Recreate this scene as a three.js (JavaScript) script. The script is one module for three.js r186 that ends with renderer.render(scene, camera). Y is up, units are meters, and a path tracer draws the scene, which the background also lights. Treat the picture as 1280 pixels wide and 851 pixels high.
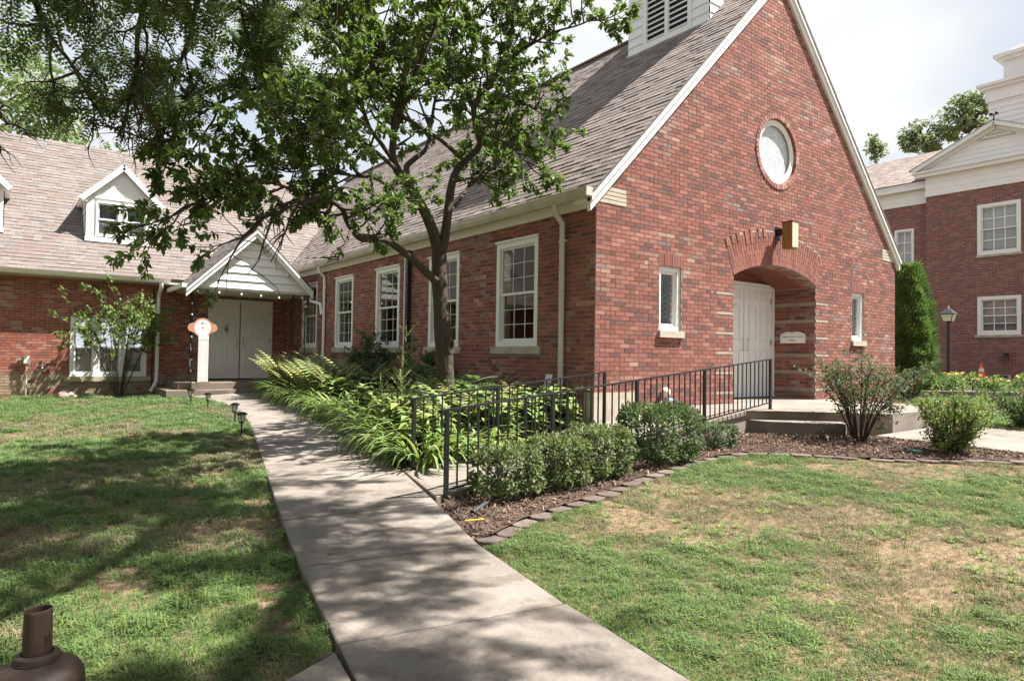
import * as THREE from 'three';
import { mergeGeometries } from 'three/addons/utils/BufferGeometryUtils.js';

// ---------------------------------------------------------------- camera, sky, sun, exposure
const EYE = 1.41;
const camera = new THREE.PerspectiveCamera(53.38, 1024 / 680, 0.05, 900);
camera.position.set(0, EYE, 0);
camera.up.set(-0.02686, 0.99958, 0.01057);
camera.lookAt(0.59919, EYE + 0.02457, -0.80023);
const scene = new THREE.Scene();
const renderer = new THREE.WebGLRenderer({ antialias: true });
renderer.setSize(1024, 680);
renderer.toneMapping = THREE.LinearToneMapping;
renderer.toneMappingExposure = 3.6;
renderer.shadowMap.enabled = true;

const SUN = new THREE.Vector3(0.53, 1.0, 0.31).normalize();
const sun = new THREE.DirectionalLight(new THREE.Color(1, 0.965, 0.91), 5.0);
sun.position.copy(SUN).multiplyScalar(60).add(new THREE.Vector3(6, 0, -9));
sun.target.position.set(6, 0, -9);
sun.castShadow = true;
sun.shadow.radius = 1;
sun.shadow.mapSize.set(4096, 4096);
Object.assign(sun.shadow.camera, { left: -32, right: 32, top: 32, bottom: -32, near: 1, far: 140 });
scene.add(sun, sun.target);

// ---------------------------------------------------------------- random numbers and noise
function rngOf(seed) { let s = seed | 0; return () => { s = (s + 0x6d2b79f5) | 0; let t = Math.imul(s ^ (s >>> 15), 1 | s); t = (t + Math.imul(t ^ (t >>> 7), 61 | t)) ^ t; return ((t ^ (t >>> 14)) >>> 0) / 4294967296; }; }
const hash = (x, y, s = 0) => { let h = Math.imul(x | 0, 374761393) ^ Math.imul(y | 0, 668265263) ^ Math.imul(s | 0, 2147483647 ^ 0x5bd1e995); h = Math.imul(h ^ (h >>> 13), 1274126177); return ((h ^ (h >>> 16)) >>> 0) / 4294967296; };
const lerp = (a, b, t) => a + (b - a) * t, clamp = (x, a, b) => Math.min(b, Math.max(a, x));
const smooth = (a, b, x) => { const t = clamp((x - a) / (b - a), 0, 1); return t * t * (3 - 2 * t); };
function vnoise(x, y, s = 0, period = 0) {
  const xi = Math.floor(x), yi = Math.floor(y), w = (n) => (period ? ((n % period) + period) % period : n);
  let u = x - xi, v = y - yi; u = u * u * (3 - 2 * u); v = v * v * (3 - 2 * v);
  return lerp(lerp(hash(w(xi), w(yi), s), hash(w(xi + 1), w(yi), s), u), lerp(hash(w(xi), w(yi + 1), s), hash(w(xi + 1), w(yi + 1), s), u), v);
}
function fbm(x, y, s = 0, oct = 4, period = 0) { let a = 0.5, t = 0, n = 0; for (let i = 0; i < oct; i++) { t += a * vnoise(x, y, s + i, period); n += a; a *= 0.5; x *= 2; y *= 2; period *= 2; } return t / n; }

// the sky: pale summer blue with thin bright cloud all round
{
  const W = 1024, H = 512, d = new Float32Array(W * H * 4);
  for (let j = 0; j < H; j++) for (let i = 0; i < W; i++) {
    const el = ((j + 0.5) / H - 0.5) * Math.PI, az = ((i + 0.5) / W) * 2 * Math.PI, y = Math.max(0, Math.sin(el)), c = Math.cos(el);
    const k = 1 / (y + 0.22), px = Math.cos(az) * c * k, pz = Math.sin(az) * c * k;
    const n = fbm(px * 1.1 + 7.3, pz * 1.1 + 2.1, 11, 6), m = fbm(px * 0.5 + 1, pz * 0.5 + 5, 31, 3);
    const cl = smooth(0.31, 0.57, n * 0.6 + m * 0.4), hz = Math.pow(1 - y, 2.6);
    const blue = [lerp(0.165, 0.232, hz), lerp(0.2, 0.246, hz), lerp(0.25, 0.262, hz)], w = 0.252 + 0.035 * smooth(0.45, 0.75, n);
    const o = (j * W + i) * 4;
    d[o] = lerp(blue[0], w * 0.985, cl); d[o + 1] = lerp(blue[1], w, cl); d[o + 2] = lerp(blue[2], w * 1.02, cl); d[o + 3] = 1;
  }
  const t = new THREE.DataTexture(d, W, H, THREE.RGBAFormat, THREE.FloatType);
  t.mapping = THREE.EquirectangularReflectionMapping; t.magFilter = THREE.LinearFilter; t.needsUpdate = true;
  scene.background = t; scene.environment = t;
}

// ---------------------------------------------------------------- geometry helpers
const V = (x, y, z) => new THREE.Vector3(x, y, z);
const taken = new Map();
const numbered = (name) => { const n = taken.get(name) ?? 0; taken.set(name, n + 1); return n ? `${name}_${String(n).padStart(3, '0')}` : name; };
class B {                                             // a bag of faces that becomes one geometry, uv in metres
  constructor() { this.p = []; this.n = []; this.c = []; this.u = []; this.i = []; }
  vert(p, n, c, u) { this.p.push(p[0], p[1], p[2]); this.n.push(n[0], n[1], n[2]); this.c.push(c[0], c[1], c[2]); this.u.push(u[0], u[1]); return this.p.length / 3 - 1; }
  poly(pts, c = [1, 1, 1], nn) {
        let n = nn; if (!n) { n = [0, 0, 0]; for (let j = 0; j < pts.length; j++) { const p = pts[j], q = pts[(j + 1) % pts.length]; n[0] += (p[1] - q[1]) * (p[2] + q[2]); n[1] += (p[2] - q[2]) * (p[0] + q[0]); n[2] += (p[0] - q[0]) * (p[1] + q[1]); } const l = Math.hypot(...n) || 1; n = n.map((x) => x / l); }
    const ax = Math.abs(n[0]), ay = Math.abs(n[1]), az = Math.abs(n[2]);
    const uv = ay >= ax && ay >= az ? (q) => [q[0], q[2]] : ax >= az ? (q) => [q[2], q[1]] : (q) => [q[0], q[1]];
    const k = pts.map((q) => this.vert(q, n, c, uv(q)));
    for (let j = 1; j < k.length - 1; j++) this.i.push(k[0], k[j], k[j + 1]);
    return this;
  }
  // box from a centre and three half axes; open = true leaves the back (-z half axis) out
  obox(o, ux, uy, uz, c, open) {
    const P = (a, b, d) => [o[0] + a * ux[0] + b * uy[0] + d * uz[0], o[1] + a * ux[1] + b * uy[1] + d * uz[1], o[2] + a * ux[2] + b * uy[2] + d * uz[2]];
    this.poly([P(-1, -1, 1), P(1, -1, 1), P(1, 1, 1), P(-1, 1, 1)], c);
    if (!open) this.poly([P(1, -1, -1), P(-1, -1, -1), P(-1, 1, -1), P(1, 1, -1)], c);
    this.poly([P(1, -1, 1), P(1, -1, -1), P(1, 1, -1), P(1, 1, 1)], c); this.poly([P(-1, -1, -1), P(-1, -1, 1), P(-1, 1, 1), P(-1, 1, -1)], c);
    this.poly([P(-1, 1, 1), P(1, 1, 1), P(1, 1, -1), P(-1, 1, -1)], c); this.poly([P(-1, -1, -1), P(1, -1, -1), P(1, -1, 1), P(-1, -1, 1)], c);
    return this;
  }
  box(x0, y0, z0, x1, y1, z1, c) { return this.obox([(x0 + x1) / 2, (y0 + y1) / 2, (z0 + z1) / 2], [(x1 - x0) / 2, 0, 0], [0, (y1 - y0) / 2, 0], [0, 0, (z1 - z0) / 2], c); }
  // a bar of rectangular section between two points
  bar(a, b, w, h, c, upv = [0, 1, 0]) {
    const d = V(b[0] - a[0], b[1] - a[1], b[2] - a[2]), l = d.length(); d.normalize(); const s = V(...upv).cross(d); if (s.lengthSq() < 1e-6) s.set(1, 0, 0); s.normalize(); const u = d.clone().cross(s);
    return this.obox([(a[0] + b[0]) / 2, (a[1] + b[1]) / 2, (a[2] + b[2]) / 2], s.multiplyScalar(w / 2).toArray(), u.multiplyScalar(h / 2).toArray(), d.multiplyScalar(l / 2).toArray(), c);
  }
  tube(pts, r, seg = 6, c = [1, 1, 1], cap = true) {
    const q = pts.map((p) => V(...p)), rad = (k) => (Array.isArray(r) ? r[k] : r); let up = null, prev = null, run = 0;
    for (let k = 0; k < q.length; k++) {
      const t = (q[k + 1] ?? q[k]).clone().sub(q[k - 1] ?? q[k]).normalize();
      if (!up) { up = Math.abs(t.y) < 0.9 ? V(0, 1, 0) : V(1, 0, 0); } up.addScaledVector(t, -up.dot(t)).normalize();
      const s = t.clone().cross(up), ring = []; if (k) run += q[k].distanceTo(q[k - 1]);
      for (let j = 0; j <= seg; j++) { const a = (j / seg) * Math.PI * 2, n = up.clone().multiplyScalar(Math.cos(a)).addScaledVector(s, Math.sin(a)); const R = rad(k); ring.push(this.vert([q[k].x + n.x * R, q[k].y + n.y * R, q[k].z + n.z * R], [n.x, n.y, n.z], c, [(j / seg) * 6.283 * Math.max(0.02, R), run])); }
      if (prev) for (let j = 0; j < seg; j++) this.i.push(prev[j], ring[j + 1], ring[j], prev[j], prev[j + 1], ring[j + 1]);
      if (cap && (k === 0 || k === q.length - 1)) { const s0 = k === 0 ? -1 : 1, m = this.vert(q[k].toArray(), [t.x * s0, t.y * s0, t.z * s0], c, [0, run]); for (let j = 0; j < seg; j++) s0 < 0 ? this.i.push(m, ring[j], ring[j + 1]) : this.i.push(m, ring[j + 1], ring[j]); }
      prev = ring;
    }
    return this;
  }
  add(g, c = [1, 1, 1], m) {                           // take in a three.js geometry
    const h = g.clone(); if (m) h.applyMatrix4(m); const P = h.attributes.position, N = h.attributes.normal, U = h.attributes.uv, o = this.p.length / 3;
    for (let k = 0; k < P.count; k++) this.vert([P.getX(k), P.getY(k), P.getZ(k)], [N.getX(k), N.getY(k), N.getZ(k)], c, U ? [U.getX(k), U.getY(k)] : [0, 0]);
    if (h.index) for (const k of h.index.array) this.i.push(o + k); else for (let k = 0; k < P.count; k++) this.i.push(o + k);
    return this;
  }
  geo() {
    const g = new THREE.BufferGeometry();
    g.setAttribute('position', new THREE.Float32BufferAttribute(this.p, 3)); g.setAttribute('normal', new THREE.Float32BufferAttribute(this.n, 3));
    g.setAttribute('color', new THREE.Float32BufferAttribute(this.c, 3)); g.setAttribute('uv', new THREE.Float32BufferAttribute(this.u, 2)); g.setIndex(this.i);
    return g;
  }
}
function mesh(name, g, m, parent) {                    // geometry given in world coordinates, or local to a thing that is built at the origin
  const o = new THREE.Mesh(g instanceof B ? g.geo() : g, m); o.name = name; o.castShadow = o.receiveShadow = true;
  if (m.vertexColors && !o.geometry.attributes.color) o.geometry.setAttribute('color', new THREE.Float32BufferAttribute(new Float32Array(o.geometry.attributes.position.count * 3).fill(1), 3));
  if (parent?.built) o.position.copy(parent.built).negate();
  if (parent) parent.add(o);
  return o;
}
function tag(o, label, category, group, kind) { if (label) o.userData.label = label; if (category) o.userData.category = category; if (group) o.userData.group = group; if (kind) o.userData.kind = kind; return o; }
function thing(name, label, category, base, group) {   // built in world coordinates: a Group at the thing's base
  const o = new THREE.Group(); o.name = numbered(name); o.position.set(...base); o.built = o.position.clone(); scene.add(o); return tag(o, label, category, group);
}
function local(name) { const o = new THREE.Group(); o.name = name; return o; }
function put(o, label, category, group, pos, turn = 0, scale = 1) {
  o.name = numbered(o.name.replace(/_\d{3}$/, '')); scene.add(o); o.position.set(...pos); o.rotation.y = turn; if (Array.isArray(scale)) o.scale.set(...scale); else o.scale.setScalar(scale); return tag(o, label, category, group);
}
function solo(name, g, m, label, category, group) { const o = mesh(numbered(name), g, m); scene.add(o); return tag(o, label, category, group); }
function structure(name, g, m, parent) { const o = mesh(parent ? name : numbered(name), g, m, parent); if (!parent) { scene.add(o); o.userData.kind = 'structure'; } return o; }

// ---------------------------------------------------------------- materials
function tex(size, fn, srgb) {
  const d = new Uint8Array(size * size * 4);
  for (let j = 0; j < size; j++) for (let i = 0; i < size; i++) { const c = fn(i / size, j / size), o = (j * size + i) * 4; for (let k = 0; k < 3; k++) d[o + k] = clamp(Math.round((Array.isArray(c) ? c[k] : c) * 255), 0, 255); d[o + 3] = 255; }
  const t = new THREE.DataTexture(d, size, size); t.wrapS = t.wrapT = THREE.RepeatWrapping; t.magFilter = THREE.LinearFilter; if (srgb) t.colorSpace = THREE.SRGBColorSpace; t.needsUpdate = true; return t;
}
const rep = (t, n) => { const c = t.clone(); c.repeat.set(n, n); c.needsUpdate = true; return c; };
const grain = tex(256, (u, v) => 0.5 * fbm(u * 16, v * 16, 3, 5, 16) + 0.5 * fbm(u * 64, v * 64, 9, 2, 64));
const blotch = tex(256, (u, v) => { const n = fbm(u * 4, v * 4, 17, 5, 4), f = fbm(u * 48, v * 48, 5, 2, 48); const k = 0.80 + 0.2 * smooth(0.25, 0.7, n) + 0.12 * (f - 0.5); return [k, k * 0.99, k * 0.97]; });
const paintT = tex(256, (u, v) => { const n = fbm(u * 5, v * 5, 117, 5, 5), f = fbm(u * 60, v * 60, 5, 2, 60); const k = 0.95 + 0.05 * smooth(0.3, 0.7, n) + 0.03 * (f - 0.5); return [k, k * 0.995, k * 0.985]; });
const speck = tex(512, (u, v) => { const n = fbm(u * 3, v * 3, 21, 5, 3), m = fbm(u * 9, v * 9, 71, 4, 9), f = hash(Math.floor(u * 512), Math.floor(v * 512), 4), g = fbm(u * 90, v * 90, 41, 2, 90); const stain = 0.22 * smooth(0.54, 0.70, m); const k = 0.76 + 0.22 * smooth(0.3, 0.7, n) + 0.14 * (f - 0.5) + 0.20 * (g - 0.5) - stain; return [k, k * (0.985 - stain * 0.12), k * (0.965 - stain * 0.3)]; });
const barkT = tex(256, (u, v) => { const n = fbm(u * 24, v * 6, 51, 4, 24), m = fbm(u * 5, v * 5, 53, 4, 5); return [0.55 + 0.5 * n, 0.5 + 0.5 * n + 0.08 * m, 0.45 + 0.45 * n]; });
const barkB = tex(256, (u, v) => fbm(u * 20, v * 5, 57, 5, 20));
const soilT = tex(512, (u, v) => { const n = fbm(u * 6, v * 6, 61, 5, 6), f = fbm(u * 80, v * 80, 63, 2, 80); const k = 0.55 + 0.5 * (n - 0.5) + 0.7 * (f - 0.5); return [k * 1.05, k * 0.93, k * 0.78]; });
const std = (o) => new THREE.MeshStandardMaterial({ roughness: 0.85, vertexColors: true, ...o });
const rgb = (r, g, b) => new THREE.Color().setRGB(r, g, b);
const M = {
  brick: std({ roughness: 0.92, map: rep(blotch, 9), bumpMap: rep(grain, 6), bumpScale: 0.003 }),
  mortar: std({ color: rgb(0.34, 0.265, 0.225), roughness: 0.95, map: rep(blotch, 2), bumpMap: rep(grain, 4), bumpScale: 0.003 }),
  mortarPale: std({ color: rgb(0.40, 0.35, 0.31), roughness: 0.95 }),
  stone: std({ color: rgb(0.42, 0.37, 0.30), map: rep(blotch, 2), bumpMap: rep(grain, 3), bumpScale: 0.003 }),
  band: std({ color: rgb(0.33, 0.28, 0.225), map: rep(blotch, 2), bumpMap: rep(grain, 3), bumpScale: 0.003 }),
  white: std({ color: rgb(0.72, 0.72, 0.71), roughness: 0.55, map: rep(paintT, 0.6) }),
  trim: std({ color: rgb(0.64, 0.64, 0.58), roughness: 0.55, map: rep(paintT, 0.7) }),
  sash: std({ color: rgb(0.70, 0.72, 0.69), roughness: 0.5, map: rep(paintT, 0.6) }),
  cream: std({ color: rgb(0.70, 0.69, 0.66), roughness: 0.5, map: rep(paintT, 0.5) }),
  gutter: std({ color: rgb(0.46, 0.45, 0.40), roughness: 0.5, metalness: 0.1, map: rep(blotch, 1) }),
  spout: std({ color: rgb(0.48, 0.47, 0.41), roughness: 0.5 }),
  shingle: std({ roughness: 0.95, map: rep(blotch, 3), bumpMap: rep(grain, 8), bumpScale: 0.004 }),
  roofdeck: std({ color: rgb(0.10, 0.09, 0.085), roughness: 0.95 }),
  concrete: std({ color: rgb(0.195, 0.170, 0.150), roughness: 0.92, map: rep(speck, 0.55), bumpMap: rep(grain, 3), bumpScale: 0.004 }),
  iron: std({ color: rgb(0.018, 0.018, 0.02), roughness: 0.38, metalness: 0.2 }),
  black: std({ color: rgb(0.015, 0.015, 0.016), roughness: 0.5 }),
  dark: std({ color: rgb(0.03, 0.03, 0.032), roughness: 0.8 }),
  bark: std({ color: rgb(0.062, 0.048, 0.038), roughness: 0.95, map: rep(barkT, 2.2), bumpMap: rep(barkB, 2.2), bumpScale: 0.025 }),
  twig: std({ color: rgb(0.06, 0.046, 0.036), roughness: 0.95 }),
  soil: std({ color: rgb(0.16, 0.12, 0.09), roughness: 1, map: rep(soilT, 0.8) }),
  leaf: new THREE.MeshPhysicalMaterial({ vertexColors: true, roughness: 0.94, transmission: 0.45, thickness: 0, specularIntensity: 0.5, clearcoat: 0.25, clearcoatRoughness: 0.4, side: THREE.DoubleSide }),
  plain: std({}),
  rubber: std({ roughness: 0.6 }),
  glass: new THREE.MeshPhysicalMaterial({ color: rgb(0.92, 0.95, 0.95), roughness: 0.03, transmission: 1, thickness: 0, ior: 1.62, specularIntensity: 1 }),
};
// ---------------------------------------------------------------- lie of the land (metres; the lawn rises gently to the buildings)
const G = (x, z) => 0.014 * clamp(-z, -10, 30) + 0.04 * Math.max(0, Math.min(x, 9.5) - 2.5) + 0.012 * Math.max(0, Math.min(x, 32) - 9.5);
const PL = [[0.95, 3], [1.0, 0], [1.08, -1.9], [1.2, -2.71], [1.3, -3.2], [1.49, -4.15], [1.75, -5.27], [2.1, -6.7], [2.42, -8.0], [2.74, -9.3], [3.05, -10.6], [3.36, -12.0], [3.62, -13.4], [3.80, -14.8], [3.80, -16.2], [3.66, -17.9]];
const PR = [[2.2, 3], [2.25, 0], [2.31, -1.75], [2.43, -2.55], [2.47, -2.95], [2.67, -3.93], [3.01, -5.05], [3.43, -6.5], [3.72, -7.85], [4.05, -9.2], [4.33, -10.6], [4.52, -12.0], [4.68, -13.4], [4.85, -14.8], [5.05, -16.2], [5.35, -17.9]];
const edgeX = (L, z) => { for (let i = 0; i < L.length - 1; i++) if (z <= L[i][1] && z >= L[i + 1][1]) return lerp(L[i][0], L[i + 1][0], (z - L[i][1]) / (L[i + 1][1] - L[i][1])); return z > L[0][1] ? L[0][0] : L[L.length - 1][0]; };
const inPoly = (p, x, z) => { let c = false; for (let i = 0, j = p.length - 1; i < p.length; j = i++) if (p[i][1] > z !== p[j][1] > z && x < ((p[j][0] - p[i][0]) * (z - p[i][1])) / (p[j][1] - p[i][1]) + p[i][0]) c = !c; return c; };
const EDGING = [[2.74, -4.02], [2.95, -4.06], [3.37, -4.25], [3.79, -4.36], [4.5, -4.5], [5.17, -4.71], [6.01, -4.89], [6.8, -4.98], [7.3, -4.93], [7.62, -4.55], [7.9, -4.15], [8.16, -3.68], [8.59, -3.25], [8.94, -2.9], [9.3, -2.55], [9.62, -2.1]];
const beside = (d) => EDGING.map(([x, z], i) => { const a = EDGING[Math.max(0, i - 1)], b = EDGING[Math.min(EDGING.length - 1, i + 1)], l = Math.hypot(b[0] - a[0], b[1] - a[1]); return [x + (d * (b[1] - a[1])) / l, z - (d * (b[0] - a[0])) / l]; });
const MULCH = [[2.68, -4.02], ...beside(0.062), [9.72, -2.0], [9.78, -4.6], [9.0, -5.2], [8.6, -5.95], [6.5, -5.68], [3.2, -5.24], [3.02, -5.0]];
const BED = [[3.46, -6.5], [3.74, -7.85], [4.07, -9.2], [4.35, -10.6], [4.54, -12.0], [4.70, -13.4], [4.87, -14.8], [5.07, -16.2], [5.4, -17.95], [6.74, -17.95], [6.74, -7.0], [6.6, -6.8]];
{
  const axis = (lo, hi, fine0, fine1, st) => { const a = []; for (let x = fine0; x <= fine1 + 1e-6; x += st) a.push(x); for (let x = fine1 + 2, s = 3; x < hi; x += s, s *= 1.5) a.push(x); for (let x = fine0 - 2, s = 3; x > lo; x -= s, s *= 1.5) a.unshift(x); a.unshift(lo); a.push(hi); return a; };
  const xs = axis(-400, 400, -8, 34, 0.5), zs = axis(-400, 400, -32, 8, 0.5), b = new B();
  for (const z of zs) for (const x of xs) b.vert([x, G(x, z) - 0.01 + 0.03 * (fbm(x * 0.9, z * 0.9, 77, 3) - 0.5), z], [0, 1, 0], [1, 1, 1], [x, z]);
  for (let j = 0; j < zs.length - 1; j++) for (let i = 0; i < xs.length - 1; i++) { const k = j * xs.length + i; b.i.push(k, k + xs.length, k + 1, k + 1, k + xs.length, k + xs.length + 1); }
  const g = b.geo(); g.computeVertexNormals();
  structure('ground', g, std({ color: rgb(0.25, 0.195, 0.125), roughness: 1, map: rep(soilT, 0.45), bumpMap: rep(soilT, 1.5), bumpScale: 0.02 }));
}
// a sheet that follows the ground inside an outline
function sheet(outline, lift, step = 0.25) {
  const b = new B(); let x0 = 1e9, x1 = -1e9, z0 = 1e9, z1 = -1e9; for (const [x, z] of outline) { x0 = Math.min(x0, x); x1 = Math.max(x1, x); z0 = Math.min(z0, z); z1 = Math.max(z1, z); }
  const shape = new THREE.Shape(outline.map(([x, z]) => new THREE.Vector2(x, -z))), pts = [];
  const tri = THREE.ShapeUtils.triangulateShape(shape.getPoints(), []);
  const P = shape.getPoints().map((p) => [p.x, -p.y]);
  const emit = (a, c, d, depth) => {
    const L = (p, q) => Math.hypot(p[0] - q[0], p[1] - q[1]), e = [L(a, c), L(c, d), L(d, a)], m = Math.max(...e);
    if (m > step && depth < 12) { const k = e.indexOf(m), T = [a, c, d], p = T[k], q = T[(k + 1) % 3], r = T[(k + 2) % 3], h = [(p[0] + q[0]) / 2, (p[1] + q[1]) / 2]; emit(p, h, r, depth + 1); emit(h, q, r, depth + 1); return; }
    const F = (p) => [p[0], G(p[0], p[1]) + lift + 0.02 * (fbm(p[0] * 3, p[1] * 3, 79, 3) - 0.5), p[1]];
    const up = (c[0] - a[0]) * (d[1] - a[1]) - (c[1] - a[1]) * (d[0] - a[0]) < 0; b.poly(up ? [F(a), F(c), F(d)] : [F(a), F(d), F(c)]);
  };
  for (const [i, j, k] of tri) emit(P[i], P[j], P[k], 0);
  return b;
}
structure('mulch_bed', sheet(MULCH, 0.022), std({ color: rgb(0.15, 0.10, 0.075), roughness: 1, map: rep(soilT, 1.1), bumpMap: rep(soilT, 2), bumpScale: 0.03 }));
structure('planting_bed', sheet(BED, 0.03), M.soil);

// ---------------------------------------------------------------- concrete walks: every slab a piece
function slab(parent, quad, top, thick, tint, name = 'slab', bev = 0.006) {   // quad: four or more [x, z]; top(x, z)
  const cx = quad.reduce((s, q) => s + q[0], 0) / quad.length, cz = quad.reduce((s, q) => s + q[1], 0) / quad.length, b = new B(), n = quad.length;
  const inn = quad.map(([x, z]) => { const l = Math.hypot(x - cx, z - cz); return [x - ((x - cx) / l) * bev * 1.6, z - ((z - cz) / l) * bev * 1.6]; });
  let area = 0; for (let i = 0; i < n; i++) { const [x, z] = quad[i], [x2, z2] = quad[(i + 1) % n]; area += x * z2 - x2 * z; }
  const Q = area < 0 ? quad : [...quad].reverse(), I = area < 0 ? inn : [...inn].reverse();
  b.poly(I.map(([x, z]) => [x, top(x, z), z]), tint);
  for (let i = 0; i < n; i++) { const a = Q[i], c = Q[(i + 1) % n], ai = I[i], ci = I[(i + 1) % n];
    b.poly([[a[0], top(...a) - bev, a[1]], [c[0], top(...c) - bev, c[1]], [ci[0], top(...c), ci[1]], [ai[0], top(...a), ai[1]]], tint);
    b.poly([[a[0], top(...a) - thick, a[1]], [c[0], top(...c) - thick, c[1]], [c[0], top(...c) - bev, c[1]], [a[0], top(...a) - bev, a[1]]], tint); }
  return mesh(name, b, M.concrete, parent);
}
{
  const r = rngOf(5), walk = thing('walkway', null, null, [1.7, G(1.7, -3), -3]); walk.userData.kind = 'structure';
  const top = (x, z) => G(x, z) + 0.05;
  const zl = [3, 1.6, 0.3, -0.75, -1.85, -2.96, -4.11, -5.27, -6.72, -8, -9.3, -10.6, -12, -13.4, -14.8, -16.2, -17.9];
  for (let i = 0; i < zl.length - 1; i++) {
    const g = 0.011, dz = zl[i] < -2 && zl[i] > -7 ? 0.2 : 0.2, a = zl[i] - g, c = zl[i + 1] + g, q = [];
    const zr = (z) => Math.max(z + (z < -16 ? 0 : dz), -17.9), mid = (L, p, s) => { const out = []; for (let k = 0; k <= 4; k++) { const z = lerp(p, s, k / 4); out.push([edgeX(L, z), z]); } return out; };
    const quad = [...mid(PL, a, c), ...mid(PR, zr(c), zr(a))], t = 0.92 + 0.14 * r();
    slab(walk, quad, (x, z) => top(x, z) + (i % 3 === 1 ? 0.004 : 0), 0.16, [t, t * 0.99, t * 0.97]);
  }
  const top2 = (x, z) => top(x, z) - 0.006;
  slab(walk, [[1.215, -2.90], [0.35, -2.50], [0.02, -1.55], [1.06, -1.95]], top2, 0.16, [0.98, 0.98, 0.97]);
  slab(walk, [[0.34, -2.495], [-0.9, -1.93], [-1.2, -0.98], [0.01, -1.54]], top2, 0.16, [0.94, 0.94, 0.93]);
  slab(walk, [[-0.91, -1.925], [-2.4, -1.25], [-2.7, -0.3], [-1.21, -0.975]], top2, 0.16, [0.97, 0.97, 0.96]);
  // broad walk from the front landing to the street
  const side = thing('street_walk', null, null, [11, G(11, -3), -3]); side.userData.kind = 'structure';
  for (let k = 0; k < 9; k++) slab(side, [[9.80, -4.55 + k * 1.3], [12.4, -4.55 + k * 1.3], [12.4, -3.26 + k * 1.3], [9.80, -3.26 + k * 1.3]], top2, 0.16, [1.02, 1, 0.97]);
}
// ramp up to the landing, poured against the church front
const rampNear = (x) => lerp(-5.24, -5.92, (x - 3.2) / 5.6), rampFar = (x) => lerp(-6.62, -7.03, clamp((x - 3.5) / 3, 0, 1));
const rampTop = (x) => lerp(G(3.25, -5.9) + 0.05, 0.672, clamp((x - 3.25) / 5.5, 0, 1));
{
  const ramp = thing('concrete_ramp', null, null, [6, 0.25, -6.2]); ramp.userData.kind = 'structure';
  const xs = [3.3, 4.7, 6.2, 7.5, 8.75];
  for (let i = 0; i < xs.length - 1; i++) {
    const a = xs[i] + 0.005, c = xs[i + 1] - 0.005;
    const q = i === 0 ? [[3.10, -5.225], [c, rampNear(c)], [c, rampFar(c)], [3.47, -6.60]] : [[a, rampNear(a)], [c, rampNear(c)], [c, rampFar(c)], [a, rampFar(a)]];
    slab(ramp, q, (x) => rampTop(x), 0.75, [1.0 + 0.02 * i, 0.99, 0.96]);
  }
  const land = thing('entrance_landing', 'pale concrete landing with angled front steps before the arched church doorway', 'steps', [10.5, 0.33, -6]);
  const T = (y) => () => y;
  slab(land, [[8.76, -7.04], [13.1, -7.04], [13.1, -5.6], [12.0, -4.62], [10.35, -4.56], [9.79, -5.02], [9.19, -5.68], [8.76, -5.93]], T(0.672), 0.8, [1.06, 1.03, 0.98], 'platform');
  slab(land, [[9.18, -5.69], [9.78, -5.03], [9.56, -4.83], [9.45, -4.79], [8.95, -5.36], [8.80, -5.60], [8.80, -5.92]], T(0.545), 0.7, [0.98, 0.96, 0.93], 'step');
  slab(land, [[10.06, -7.045], [12.7, -7.045], [12.7, -8.0], [10.06, -8.0]], T(0.668), 0.5, [1.0, 0.98, 0.95], 'threshold');
  const b = new B(); b.tube([[10.62, 0.3, -4.72], [10.62, 1.11, -4.72]], 0.016, 8).tube([[10.57, 0.98, -4.50], [10.60, 1.06, -4.58], [10.62, 1.12, -4.74], [10.66, 1.22, -5.1]], 0.018, 8).tube([[10.66, 0.67, -5.1], [10.66, 1.22, -5.1]], 0.016, 8);
  solo('handrail', b, std({ color: rgb(0.1, 0.1, 0.105), roughness: 0.35, metalness: 0.3 }), 'short bent metal handrail on the landing behind the leggy rose bush', 'handrail');
}
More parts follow.
